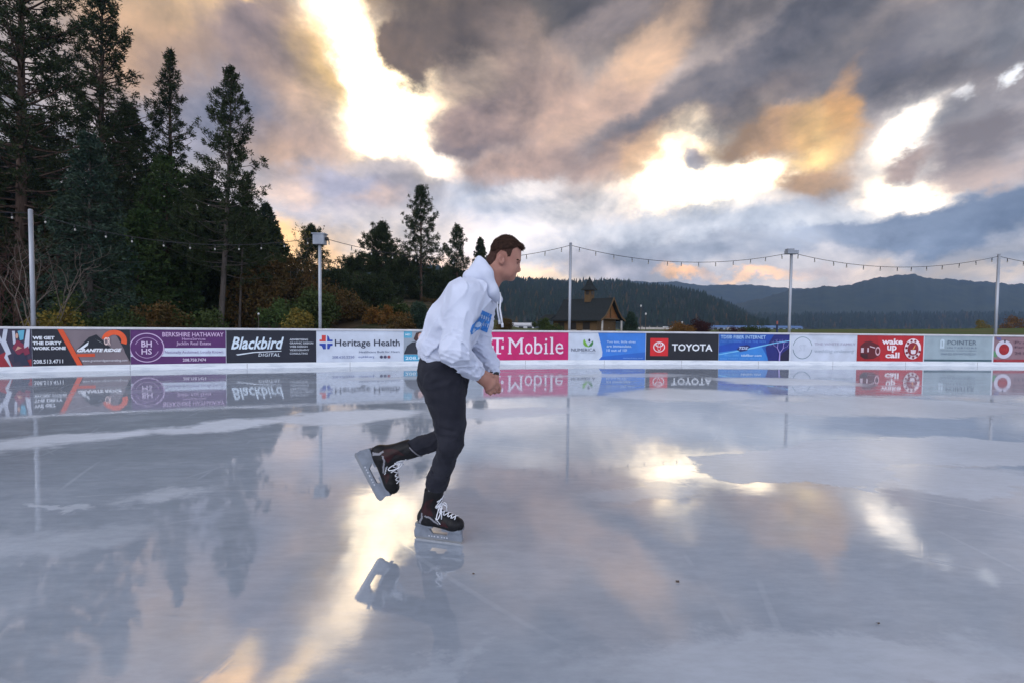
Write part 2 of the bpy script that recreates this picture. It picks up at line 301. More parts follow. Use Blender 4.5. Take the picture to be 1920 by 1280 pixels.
ws = TN('ShaderNodeVectorMath', operation='SUBTRACT'); TL(wn.outputs['Color'], ws.inputs[0]); ws.inputs[1].default_value = (.5, .5, .5)
wm = TN('ShaderNodeVectorMath', operation='MULTIPLY'); TL(ws.outputs[0], wm.inputs[0]); wm.inputs[1].default_value = (1.5, 1.1, 0)
wa = TN('ShaderNodeVectorMath', operation='ADD'); TL(tco.outputs['Object'], wa.inputs[0]); TL(wm.outputs[0], wa.inputs[1])
WARPED = wa.outputs[0]
def patches(lst):
    acc = None
    for (p, q, w, soft, op) in lst:                 # two photo points on the ice, half width in metres
        A, B_ = at_z(*p), at_z(*q); c = (A + B_) / 2; d = B_ - A
        mp = TN('ShaderNodeMapping', vector_type='TEXTURE'); TL(WARPED, mp.inputs[0])
        mp.inputs['Location'].default_value = (c.x, c.y, 0); mp.inputs['Rotation'].default_value = (0, 0, math.atan2(d.y, d.x)); mp.inputs['Scale'].default_value = (d.length * .6, w, 1e3)
        g = TN('ShaderNodeTexGradient', gradient_type='SPHERICAL'); TL(mp.outputs[0], g.inputs[0])
        v = tmap(g.outputs['Fac'], 0, soft, 0, op)
        acc = v if acc is None else tmath('MAXIMUM', acc, v)
    return acc
frost = patches([   # dull, scraped or snowy ice
    ((-80, 842), (330, 806), .46, .5, 1), ((250, 812), (560, 788), .38, .5, 1), ((480, 792), (800, 772), .5, .5, .9), ((780, 778), (1080, 770), .5, .5, .7),
    ((60, 944), (180, 940), .06, .6, .5), ((200, 932), (480, 908), .15, .8, .6), ((620, 712), (900, 705), .5, .5, .6), ((1000, 705), (1300, 702), .5, .5, .6),
    ((1150, 740), (1420, 738), .95, .45, .85), ((1330, 712), (1600, 716), .9, .4, .9), ((1420, 765), (1900, 760), 1.0, .3, .8),
    ((1340, 880), (1640, 856), .48, .10, .8), ((1480, 850), (1960, 835), .52, .16, .7), ((1560, 890), (2000, 900), .4, .3, .6),
    ((1000, 1260), (1960, 1210), .22, .5, .5), ((-50, 1010), (330, 985), .3, .6, .35), ((600, 1270), (1000, 1200), .1, .6, .4),
    ((640, 870), (800, 850), .3, .5, .4), ((1060, 945), (1330, 905), .18, .5, .4)])
wet = patches([     # standing water: mirror-like
    ((1100, 850), (1420, 800), .42, .25, 1), ((0, 760), (520, 745), .8, .3, 1), ((600, 720), (1080, 712), .9, .4, 1), ((1640, 800), (1900, 790), .35, .3, .8), ((1090, 790), (1180, 770), .4, .3, .8)])
n1 = tmap(tnoise(1.1, 8, .66, (1, 2.0, 1), (5, 2, 0)).outputs['Fac'], .47, .64)
n2 = tmap(tnoise(6, 6, .6, (.35, 1.4, 1), (1, 9, 0)).outputs['Fac'], .46, .66)
fr0 = tmath('MAXIMUM', frost, tmath('MULTIPLY', n1, .16)); fr0 = tmath('MAXIMUM', fr0, tmath('MULTIPLY', n2, .07))
dry = tmath('SUBTRACT', 1.0, tmath('MULTIPLY', wet, .9)); fr1 = tmath('MULTIPLY', fr0, dry)
# skate scratches: thin curved cuts
def scratch(scale, cx, cy, dist, seed):
    mp = TN('ShaderNodeMapping'); mp.inputs['Location'].default_value = (-cx, -cy, 0); TL(tco.outputs['Object'], mp.inputs[0])
    w = TN('ShaderNodeTexWave', wave_type='RINGS', rings_direction='Z', wave_profile='SIN'); w.inputs['Scale'].default_value = scale; w.inputs['Distortion'].default_value = dist; w.inputs['Detail'].default_value = 0; w.inputs['Detail Scale'].default_value = .12; TL(mp.outputs[0], w.inputs['Vector'])
    return tmath('MULTIPLY', tmap(w.outputs['Fac'], .9988, 1.0), tmap(tnoise(.9, 3, .6, (1, 1, 1), (seed, 3, 0)).outputs['Fac'], .49, .64))
scr = tmath('MAXIMUM', scratch(.22, -6, 9, 5, 1), scratch(.19, 5, 7, 6, 4)); scr = tmath('MAXIMUM', scr, scratch(.24, -1.5, -3, 5, 8)); scr = tmath('MAXIMUM', scr, scratch(.17, 9, -1, 7, 12)); scr = tmath('MAXIMUM', scr, scratch(.21, -9, 2, 8, 17)); scr = tmath('MAXIMUM', scr, scratch(.26, 2, 12, 4, 23))
fine = tnoise(60, 4, .6, (.25, 1, 1))
hair_ = tmap(fine.outputs['Fac'], .35, .75)
fr2 = tmath('MAXIMUM', fr1, tmath('MULTIPLY', scr, .20))
cm = TN('ShaderNodeMix', data_type='RGBA'); TL(fr2, cm.inputs[0]); ICE_WET, ICE_FROST = (.33, .375, .445), (.52, .56, .63)
cm.inputs[6].default_value = (*ICE_WET, 1); cm.inputs[7].default_value = (*ICE_FROST, 1)
tint = tnoise(.35, 4, .55, (1, 1, 1), (7, 7, 0)); tm = TN('ShaderNodeVectorMath', operation='SCALE'); TL(cm.outputs[2], tm.inputs[0]); TL(tmath('MULTIPLY', tmap(tint.outputs['Fac'], .3, .7, .86, 1.12), tmap(tnoise(14, 9, .7, (.5, 1.6, 1), (2, 2, 0)).outputs['Fac'], .3, .7, .93, 1.07)), tm.inputs['Scale']); TL(tm.outputs[0], b.inputs['Base Color'])
b.inputs['Roughness'].default_value = .6; b.inputs['Specular IOR Level'].default_value = .0
TL(tmath('SUBTRACT', 1.0, tmath('MULTIPLY', fr2, .80)), b.inputs['Coat Weight'])
b.inputs['Coat IOR'].default_value = 2.55
rg = tmath('ADD', tmath('MULTIPLY', fr2, .22), tmath('ADD', .018, tmath('MULTIPLY', hair_, .035))); TL(rg, b.inputs['Coat Roughness'])
wv = tnoise(3.0, 3, .5, (.5, 1, 1)); bp = TN('ShaderNodeBump'); bp.inputs['Strength'].default_value = .035; bp.inputs['Distance'].default_value = .02; TL(wv.outputs['Fac'], bp.inputs['Height'])
bp2 = TN('ShaderNodeBump'); bp2.inputs['Strength'].default_value = .25; bp2.inputs['Distance'].default_value = .002; TL(fr2, bp2.inputs['Height']); TL(bp.outputs[0], bp2.inputs['Normal']); TL(bp2.outputs[0], b.inputs['Coat Normal'])
outer = [on_curve(s, -.06, 0) for s in np.linspace(CS[0], CS[-1], 240)]
ib = MB(); ib.add(outer, [tuple(range(len(outer)))[::-1]]); ice = ib.build('ice', im); tag(ice, kind='structure')

# ------------------------------------------------------------------ rink boards
white_pl = mat('board_plastic', (.62, .66, .72), .35, .4, (.54, .58, .65), 2.2, 6, bump=.02, bscale=8)
kick_pl = mat('kick_plastic', (.70, .73, .77), .4, .4, (.50, .54, .60), 2.2, 9, contrast=(.48, .72), stretch=(1, 1, 6))
cap_pl = mat('cap_plastic', (.60, .60, .62), .4, .4, (.5, .5, .53), 3, 4)
bd = empty('dasher_board', on_curve(CS[0] + 26, 0, 0), 'long curved white dasher board ringing the ice, carrying the advertising banners', 'rink board')
def strip(name, prof, m, step=.25, parent=bd, s0=None, s1=None):
    """prof: closed outline of (offset towards ice, z) swept along the boards"""
    ss = np.arange(s0 if s0 is not None else CS[0] + .5, s1 if s1 is not None else CS[-1] - .5, step); q = MB(); n = len(prof)
    vs = [on_curve(s, o, z) for s in ss for (o, z) in prof]
    fs = [(i * n + k, (i + 1) * n + k, (i + 1) * n + (k + 1) % n, i * n + (k + 1) % n) for i in range(len(ss) - 1) for k in range(n)]
    q.add(vs, fs); q.add([vs[k] for k in range(n)], [tuple(range(n))]); q.add([vs[-n + k] for k in range(n)], [tuple(range(n))[::-1]])
    return q.build(name, m, parent)
strip('panel', [(0, .02), (0, BH - .045), (-.05, BH - .045), (-.05, .02)], white_pl)
strip('kick_plate', [(.0, .0), (.022, .0), (.022, .112), (.012, .125), (.0, .125)], kick_pl)
strip('cap_rail', [(.03, BH - .045), (.03, BH - .008), (.02, BH), (-.07, BH), (-.08, BH - .008), (-.08, BH - .045)], cap_pl)

seam_m = mat('dark_joint', (.10, .10, .11), .8, .1); k_ = 0  # thin dark strips marking the joints between board sections
for s_ in np.arange(CS[0] + 3, CS[-1] - 3, 2.44):
    q = MB(); a_ = [on_curve(s_ + d, o, z) for z in (.004, .122) for d in (-.004, .004) for o in (.0215, .0232)]
    q.add(a_, [(0, 1, 3, 2), (4, 6, 7, 5), (0, 4, 5, 1), (2, 3, 7, 6), (1, 5, 7, 3), (0, 2, 6, 4)])
    q.build('joint', seam_m, bd)
# ------------------------------------------------------------------ banners
ink = {}
def M_(c, name=None):
    k = tuple(c)
    if k not in ink:
        l = lin(c); l2 = tuple(x * .86 for x in l)
        ink[k] = mat('printed_vinyl', l, .38, .35, l2, 3, 5)
    return ink[k]
WHT, BLK = (216, 220, 228), (22, 24, 34)
BT, BB = BH - .055, .135                            # top and bottom of a banner
class Banner:
    def __init__(s, x0, x1, label, base):
        s.s0, s.s1 = s_at(x0), s_at(x1); s.w = s.s1 - s.s0; s.h = BT - BB
        s.o = empty('advertising_banner', on_curve((s.s0 + s.s1) / 2, 0, BB), label, 'banner', 'advertising banners on the rink boards')
        s.lay = 0; s.px0, s.px1 = x0, x1
        s.quad('sheet', 0, 0, 1, 1, base)
    def pt(s, u, v, off): return on_curve(s.s0 + u * s.w, .004 + off, BB + v * s.h)
    def quad(s, name, u0, v0, u1, v1, c): return s.poly(name, [(u0, v0), (u1, v0), (u1, v1), (u0, v1)], c)
    def slices(s, P, step=.14):
        """cut an outline into narrow upright slices so that it follows the curve of the boards"""
        us = [p[0] for p in P]; n = max(1, int(math.ceil((max(us) - min(us)) * s.w / step))); cuts = np.linspace(min(us), max(us), n + 1); out_ = []
        def clip(Q, x, keep):
            r_ = []
            for k in range(len(Q)):
                a, b_ = Q[k - 1], Q[k]; ia, ib = (a[0] - x) * keep >= 0, (b_[0] - x) * keep >= 0
                if ia != ib: f = (x - a[0]) / (b_[0] - a[0]); r_.append((x, a[1] + f * (b_[1] - a[1])))
                if ib: r_.append(b_)
            return r_
        for k in range(n):
            Q = clip(clip(list(P), cuts[k], 1), cuts[k + 1], -1) if n > 1 else P
            if len(Q) > 2: out_.append(Q)
        return out_
    def poly(s, name, P, c): return s.multi(name, [P], c)
    def multi(s, name, Ps, c):
        off = s.lay * .0022; s.lay += 1; q = MB()
        for P in Ps:
            for Q in s.slices(P): q.add([s.pt(u, v, off) for u, v in Q], [tuple(range(len(Q)))])
        return q.build(name, M_(c), s.o)
    def ell(s, u, v, ru, rv, a0=0, a1=360, n=28): return [(u + ru * math.cos(R(a0 + (a1 - a0) * k / n)), v + rv * math.sin(R(a0 + (a1 - a0) * k / n))) for k in range(n + (a1 - a0 < 360))]
    def disc(s, name, u, v, r, c, n=28):
        """r as a share of the banner's height"""
        return s.poly(name, s.ell(u, v, r * s.h / s.w, r)[:n], c)
    def ring(s, name, u, v, r0, r1, c, a0=0, a1=360, n=32, ku=1.0):
        k = s.h / s.w * ku; off = s.lay * .0022; s.lay += 1; q = MB()
        vs = []
        for i in range(n + 1):
            a = R(a0 + (a1 - a0) * i / n)
            for r in (r0, r1): vs.append(s.pt(u + r * k * math.cos(a), v + r * math.sin(a), off))
        q.add(vs, [(2 * i, 2 * i + 1, 2 * i + 3, 2 * i + 2) for i in range(n)]); return q.build(name, M_(c), s.o)
    def text(s, txt, u0, u1, v0, v1, c, bold=0, shear=0, name='lettering', serif=False, space=1.0, fitw=True):
        cu = bpy.data.curves.new('lettering', 'FONT'); cu.body = txt; cu.offset = bold; cu.shear = shear; cu.resolution_u = 2; cu.space_character = space
        ob = bpy.data.objects.new('lettering', cu); C.objects.link(ob); dg = bpy.context.evaluated_depsgraph_get(); me = ob.evaluated_get(dg).to_mesh()
        vs = [v.co.copy() for v in me.vertices]; fs = [tuple(p.vertices) for p in me.polygons]
        ob.evaluated_get(dg).to_mesh_clear(); bpy.data.objects.remove(ob); bpy.data.curves.remove(cu)
        xs = [v.x for v in vs]; ys = [v.y for v in vs]; x0, x1, y0, y1 = min(xs), max(xs), min(ys), max(ys)
        off = s.lay * .0022; s.lay += 1; q = MB()
        q.add([s.pt(u0 + (v.x - x0) / (x1 - x0) * (u1 - u0), v0 + (v.y - y0) / (y1 - y0) * (v1 - v0), off) for v in vs], fs)
        return q.build(name, M_(c), s.o)
    def tx(s, txt, px0, px1, v0, v1, c, **k):
        """text placed between two photo columns"""
        return s.text(txt, (s_at(px0) - s.s0) / s.w, (s_at(px1) - s.s0) / s.w, v0, v1, c, **k)
    def u(s, px): return (s_at(px) - s.s0) / s.w

# 1 photo of workers
B = Banner(-75, 60, 'banner at the far left edge picturing a crouching worker', (58, 52, 74))
B.multi('picture', [[(.5, 0), (.72, 0), (.62, .4), (.5, .3)], [(.86, 0), (.99, 0), (.99, .2), (.9, .15)]], (150, 40, 52))
B.multi('picture', [[(.56, .62), (.64, .3), (.7, .35), (.63, .7), (.66, 1), (.6, 1)], [(.44, 1), (.5, 1), (.58, .7), (.54, .62)], [(.93, 1), (.98, 1), (.96, .5), (.9, .3), (.88, .5)], [(.6, .25), (.68, 0), (.7, 0), (.63, .4)], [(.72, .95), (.76, .95), (.77, .6), (.73, .6)], [(.2, 0), (.3, 0), (.34, 1), (.26, 1)]], (196, 200, 214))
B.multi('picture', [[(.80, .95), (.9, .98), (.88, .72), (.83, .70)]], (96, 170, 196))
B.multi('picture', [[(.72, .5), (.79, .72), (.88, .6), (.9, .42), (.8, .3)], [(.86, .45), (.95, .55), (.97, .35), (.9, .3)]], (132, 46, 72))
B.multi('picture', [[(.74, .34), (.9, .3), (.97, .02), (.86, .02), (.82, .15), (.74, .1)]], (40, 46, 70))
B.multi('picture', [B.ell(.79, .82, .02, .07)], (206, 160, 140)); B.multi('picture', [[(.76, .42), (.8, .55), (.86, .5), (.8, .46)]], (206, 160, 140))
# 2 granite
B = Banner(60.6, 244.5, 'dark banner with an orange slanted band and a white mountain drawing', (24, 27, 40))
B.poly('graphic', [(.30, 1), (.87, 1), (.94, .35), (1, .05), (1, 0), (.5, 0)], (122, 110, 116))
B.poly('graphic', [(.245, 1), (.30, 1), (.49, .0), (.435, .0)], (214, 82, 44)); B.poly('graphic', [(.42, .32), (.62, .33), (.62, .24), (.44, .24)], (206, 80, 48))
B.poly('graphic', [(.80, 1), (1, 1), (1, .2), (.96, .3), (.86, .8)], (30, 34, 46))
B.ring('logo', .83, .68, .17, .31, (226, 90, 48), -20, 170, 20, .95); B.multi('logo', [[(.43, .42), (.56, .78), (.64, .86), (.80, .46)]], (22, 26, 38))
B.multi('logo', [[(.45, .44), (.56, .66), (.55, .56), (.50, .46)], [(.61, .78), (.66, .68), (.72, .58), (.64, .72)]], (226, 230, 236)); B.text('CR', .72, .79, .56, .78, (236, 210, 205), bold=.02)
B.text('GRANITE RIDGE', .44, .91, .37, .47, (236, 238, 244), bold=.05, shear=.3); B.text('www.graniteridgeexcavating.com', .49, .97, .08, .16, (214, 214, 222), bold=.01)
for i, s_ in enumerate(['WE GET', 'THE DIRTY', 'WORK DONE']): B.text(s_, .01, (.22, .29, .33)[i], .72 - .14 * i, .81 - .14 * i, (222, 226, 234), bold=.05)
B.text('208.513.4711', .015, .30, .07, .18, (222, 226, 234), bold=.02)
# 3 purple
B = Banner(245, 423.5, 'purple banner with a round ringed monogram and a pale slogan stripe', (84, 38, 98))
B.poly('graphic', [(0, .23), (1, .22), (1, .47), (0, .47)], (204, 212, 228)); B.disc('logo', .165, .48, .43, (84, 38, 98)); B.ring('logo', .165, .48, .40, .425, (204, 180, 214)); B.ring('logo', .165, .48, .285, .30, (190, 160, 200), 20, 160); B.ring('logo', .165, .48, .285, .30, (190, 160, 200), 200, 340)
B.text('BH', .11, .215, .50, .67, (216, 196, 224), bold=.015); B.text('HS', .11, .215, .29, .46, (216, 196, 224), bold=.015)
B.text('BERKSHIRE HATHAWAY', .325, .98, .80, .93, (206, 178, 212), bold=.015); B.text('HomeServices', .53, .78, .70, .775, (196, 164, 204), bold=.01); B.text('Jacklin Real Estate', .47, .84, .53, .655, (206, 178, 212), bold=.01)
B.text('Nationally Acclaimed, Locally Known.', .35, .98, .29, .39, (120, 96, 150), bold=.0); B.text('208.758.7474', .535, .785, .07, .16, (214, 200, 222), bold=.02)
# 4 black
B = Banner(424.5, 593, 'black banner with slanted white brush script and a column of small text', (23, 27, 42))
B.text('Blackbird', .05, .63, .42, .80, (206, 220, 232), bold=.022, shear=.32); B.poly('graphic', [(.10, .27), (.3, .345), (.6, .375), (.6, .355), (.3, .315), (.12, .24)], (214, 222, 232)); B.text('DIGITAL', .345, .585, .20, .30, (206, 214, 224), bold=.01, shear=.15, space=1.1)
for i, s_ in enumerate(['ADVERTISING', 'GRAPHIC DESIGN', 'WEB DESIGN', 'VIDEOGRAPHY', 'CONSULTING']): B.text(s_, .695, (.905, .965, .90, .92, .90)[i], .69 - .108 * i, .75 - .108 * i, (200, 206, 216), bold=.02)
# 5 health
B = Banner(594, 756.5, 'white banner with dark lettering beside a red and blue cross emblem', (200, 208, 222))
B.multi('logo', [[(.03, .66), (.03, .72), (.055, .72), (.055, .86), (.10, .86), (.10, .66)]], (196, 62, 58)); B.multi('logo', [[(.115, .66), (.115, .86), (.13, .83), (.145, .72), (.175, .72), (.175, .66)], [(.03, .60), (.10, .60), (.10, .42), (.07, .42), (.055, .52), (.03, .54)], [(.115, .60), (.175, .60), (.175, .53), (.15, .52), (.14, .42), (.115, .42)]], (44, 70, 160))
B.text('Heritage Health', .20, .955, .44, .73, (36, 40, 62), bold=.012); B.text('Healthcare Built for Heart', .475, .955, .29, .36, (90, 100, 128)); B.text('208.620.5250', .17, .42, .12, .20, (90, 104, 158)); B.text('myHH.org', .47, .65, .11, .20, (90, 104, 158))
for k in range(3): B.disc('logo', .735 + .045 * k, .155, .05, (84, 84, 110) if k < 2 else (150, 90, 100))
# 6 portrait, mostly hidden by the skater
B = Banner(757, 905, 'banner beside the skater with a portrait of a dark haired woman on blue', (150, 160, 172))
B.poly('graphic', [(0, .78), (.10, .78), (.10, 1), (0, 1)], (92, 168, 198)); B.poly('graphic', [(0, 0), (1, 0), (1, .22), (0, .22)], (70, 158, 196)); B.text('208.800.2320', .02, .5, .05, .16, (206, 226, 236), bold=.02)
B.poly('picture', [(.0, .24), (.26, .24), (.26, .6), (.2, .66), (.10, .64), (.04, .52)], (44, 48, 58)); B.poly('picture', [(.12, .75), (.15, .95), (.2, .99), (.25, .93), (.25, .72), (.2, .64), (.14, .68)], (72, 48, 46)); B.poly('picture', B.ell(.205, .82, .032, .13), (206, 160, 146)); B.text('MD', .02, .08, .86, .92, (210, 230, 238), bold=.02)
# 7 magenta
B = Banner(907, 1065.5, 'magenta banner with very large white serif lettering', (196, 34, 104))
def serif(B, px0, px1, v0, v1): B.slabs.append([(B.u(px0), v0), (B.u(px1), v0), (B.u(px1), v1), (B.u(px0), v1)])
WT = (232, 220, 232)
B.slabs = []
serif(B, 921, 944, .73, .80); serif(B, 921, 923, .66, .73); serif(B, 942, 944, .66, .73); serif(B, 930.5, 935, .22, .73); serif(B, 926, 939.5, .22, .265); serif(B, 921, 925.5, .40, .52); serif(B, 940, 944.5, .40, .52)
B.multi('lettering', B.slabs, WT)
B.tx('M', 954, 979.5, .22, .80, WT, bold=-.0); B.tx('o', 984, 998.5, .21, .62, WT, bold=.0); B.tx('b', 1001.5, 1017, .21, .82, WT, bold=.0); B.tx('i', 1021.5, 1025.5, .22, .79, WT, bold=.0); B.tx('l', 1032.5, 1036.5, .22, .83, WT, bold=.0); B.tx('e', 1041, 1056, .21, .62, WT, bold=.0)
B.slabs = []
for a, b_, v0, v1 in [(952, 959, .22, .26), (973, 981.5, .22, .26), (952, 957, .76, .80), (976.5, 981.5, .76, .80), (1000, 1003, .79, .82), (1019.5, 1027.5, .22, .26), (1019.5, 1023, .57, .60), (1030.5, 1038.5, .22, .26), (1030.5, 1034, .79, .83)]: serif(B, a, b_, v0, v1)
B.multi('lettering', B.slabs, WT)
# 8 white and blue
B = Banner(1066, 1210, 'half white half blue banner with a green leaf emblem', (196, 205, 219))
uu = B.u
B.poly('graphic', [(uu(1121), 1), (1, 1), (1, 0), (uu(1124.5), 0), (uu(1129), .12), (uu(1129.5), .3), (uu(1126), .62)], (58, 122, 206)); B.poly('graphic', [(uu(1128), .12), (1, .3), (1, 0), (uu(1123), 0)], (46, 100, 186))
B.poly('logo', [(uu(1093), .70), (uu(1095), .77), (uu(1099), .62), (uu(1102), .52), (uu(1107), .50), (uu(1104), .47), (uu(1097), .50), (uu(1093.5), .58)], (118, 176, 62)); B.poly('logo', [(uu(1103), .50), (uu(1109), .66), (uu(1111.5), .72), (uu(1112), .60), (uu(1109), .50)], (64, 126, 70)); B.poly('logo', B.ell(uu(1104.5), .72, .013, .055), (38, 44, 70))
B.tx('NUMERICA', 1071, 1116.5, .31, .43, (70, 76, 96), bold=.0); B.tx('CREDIT UNION', 1087, 1115, .25, .29, (140, 150, 165))
for i, (s_, a) in enumerate([('You too, little elves', 1191), ('are immaculate.', 1184), ('10 out of 10!', 1175)]): B.tx(s_, 1137, a, .62 - .155 * i, .72 - .155 * i, (190, 214, 240), bold=.012)
B.tx('numericacu.com', 1168, 1205, .055, .10, (150, 186, 226))
# 9 black red
B = Banner(1211, 1347, 'black banner with a red square emblem and wide white capitals', (22, 24, 34))
B.poly('logo', [(B.u(1219), .16), (B.u(1252.5), .16), (B.u(1252.5), .82), (B.u(1219), .82)], (206, 38, 44)); B.ring('logo', B.u(1235.6), .49, .165, .195, (236, 222, 226), ku=1.17); B.ring('logo', B.u(1235.6), .585, .07, .098, (236, 222, 226), ku=1.55); B.ring('logo', B.u(1235.6), .50, .13, .16, (236, 222, 226), ku=.42)
B.tx('TOYOTA', 1259.5, 1335.5, .345, .61, (226, 230, 236), bold=.022)
# 10 blue
B = Banner(1347.5, 1479.5, 'bright blue banner with a glowing streak and a pale bare tree drawing', (36, 92, 176))
B.poly('graphic', [(0, .15), (.62, .55), (1, .85), (1, 1), (.72, 1), (0, .55)], (30, 74, 168)); B.poly('graphic', [(0, .0), (.72, 0), (.6, .55), (0, .3)], (58, 130, 204)); B.poly('graphic', [(.70, 0), (1, 0), (1, 1), (.78, 1), (.66, .5)], (28, 34, 110)); B.poly('graphic', [(.84, 0), (1, 0), (1, .5), (.9, .3)], (20, 20, 56))
B.poly('graphic', [(0, .24), (.4, .46), (.8, .70), (1, .78), (1, .75), (.8, .66), (.4, .41), (0, .21)], (120, 190, 232)); B.poly('logo', [(.25, .42), (.30, .56), (.40, .60), (.44, .54), (.39, .38), (.30, .34)], (30, 40, 104)); B.text('TDS', .28, .41, .42, .53, (190, 206, 236), bold=.03, shear=.3)
B.text('TDS® FIBER INTERNET', .02, .655, .82, .96, (176, 208, 240), bold=.012); B.text('FAST INTERNET FOR THE WIN', .02, .655, .68, .77, (90, 140, 214)); B.text('PROUDLY SERVING', .08, .28, .17, .24, (110, 176, 226)); B.text('tdsfiber.com', .31, .60, .16, .25, (200, 224, 244), bold=.01); B.text('CALL TODAY  LOCAL SERVICE', .02, .58, .05, .10, (120, 170, 226))
tr = []
def br(u, v, a, l, w, d):
    u2, v2 = u + math.cos(a) * l * .38, v + math.sin(a) * l; tr.append([(u - w, v), (u + w, v), (u2 + w * .6, v2), (u2 - w * .6, v2)])
    if d: 
        for k in (-.55, .5): br(u2, v2, a + k, l * .72, w * .65, d - 1)
br(.855, 0, R(88), .30, .011, 4); B.multi('picture', tr, (164, 150, 214))
# 11 white family
B = Banner(1483, 1605.5, 'plain white banner with a thin grey ring and faint pale lettering', (198, 205, 219))
B.ring('logo', B.u(1504.3), .50, .40, .425, (110, 134, 142), 12, 168, ku=.93); B.ring('logo', B.u(1504.3), .50, .40, .425, (96, 122, 132), 188, 352, ku=.93); B.tx('ST', 1498, 1511, .38, .62, (186, 194, 208))
B.tx('THE WHITE FAMILY', 1526.5, 1603.5, .60, .70, (170, 164, 186)); B.tx('wedding ordaining', 1527, 1601, .28, .46, (172, 182, 196), shear=.2)
# 12 red
B = Banner(1606.5, 1731, 'red banner with white rounded lettering between a truck and a dial ring', (180, 30, 40))
B.poly('graphic', [(0, 0), (.35, 0), (.3, 1), (0, 1)], (160, 28, 34))
B.multi('picture', [[(.05, .2), (.05, .6), (.12, .76), (.2, .78), (.33, .62), (.35, .25), (.25, .1), (.12, .08)]], (92, 18, 28)); B.multi('picture', [[(.06, .34), (.06, .52), (.1, .52), (.1, .34)], [(.155, .36), (.155, .52), (.175, .52), (.175, .36)], [(.19, .6), (.27, .54), (.27, .50), (.19, .56)]], (214, 190, 200)); B.ring('picture', .31, .40, .11, .17, (214, 170, 180), ku=.6); B.multi('picture', [[(.06, .3), (.16, .3), (.16, .12), (.08, .14)]], (60, 14, 24))
for i, (s_, a, b_) in enumerate([('wake', .365, .68), ('up', .445, .59), ('call', .42, .635)]): B.text(s_, a, b_, .66 - .265 * i - (.05 if i == 1 else 0), .885 - .265 * i, (238, 222, 228), bold=.035)
B.ring('logo', .83, .49, .25, .40, (234, 216, 222), 0, 360, ku=.86)
for k in range(9): a = R(70 + 34 * k); B.disc('logo', .83 + .325 * math.cos(a) * B.h / B.w * .86, .49 + .325 * math.sin(a), .048, (120, 24, 40))
B.poly('logo', B.ell(.83, .49, .25 * B.h / B.w * .86, .25), (140, 28, 42)); B.poly('logo', [(.79, .46), (.87, .46), (.865, .34), (.85, .30), (.81, .30), (.795, .34)], (232, 220, 228)); B.poly('logo', [(.815, .48), (.845, .62), (.86, .66), (.85, .56), (.835, .48)], (224, 150, 80))
# 13 grey
B = Banner(1733, 1860, 'pale grey green banner with thin serif lettering and a dark line along its foot', (150, 166, 174))
B.quad('graphic', 0, .02, 1, .09, (62, 88, 98)); B.poly('logo', [(.225, .52), (.29, .52), (.29, .82), (.275, .88), (.24, .88), (.225, .82)], (188, 204, 214)); B.poly('logo', [(.25, .60), (.265, .60), (.265, .80), (.25, .80)], (150, 166, 174))
B.text('POINTER', .335, .76, .66, .84, (82, 96, 112), bold=-.004); B.text('INTERIORS', .335, .765, .52, .58, (104, 118, 138), space=1.3); B.text('FURNISHINGS  FLOORING  DESIGN', .235, .76, .42, .46, (118, 132, 150)); B.text('208-665-2010  POINTERINTERIORS.COM', .235, .755, .27, .35, (118, 132, 150))
# 14 far right
B = Banner(1863, 1990, 'brownish banner at the right edge with a red button in a white ring', (140, 110, 118))
B.poly('graphic', [(0, .45), (.05, .4), (.05, .2), (0, .2)], (90, 140, 96)); B.quad('graphic', 0, .0, 1, .11, (150, 24, 36)); B.text('www.thebuttonfactory.com', .04, .42, .03, .08, (206, 120, 126)); B.disc('logo', .145, .50, .36, (206, 200, 216)); B.disc('logo', .145, .50, .215, (150, 14, 26)); B.text('FIRE', .095, .195, .44, .56, (190, 40, 44)); B.poly('logo', B.ell(.15, .83, .012, .06), (44, 48, 70))
B.text('Professional', .3, .9, .72, .84, (84, 60, 76)); B.text('Fire Systems', .3, .9, .52, .64, (84, 60, 76)); B.text('24 hour service', .3, .9, .30, .42, (84, 60, 76)); B.text('THE', .02, .09, .86, .96, (90, 100, 170), bold=.03)

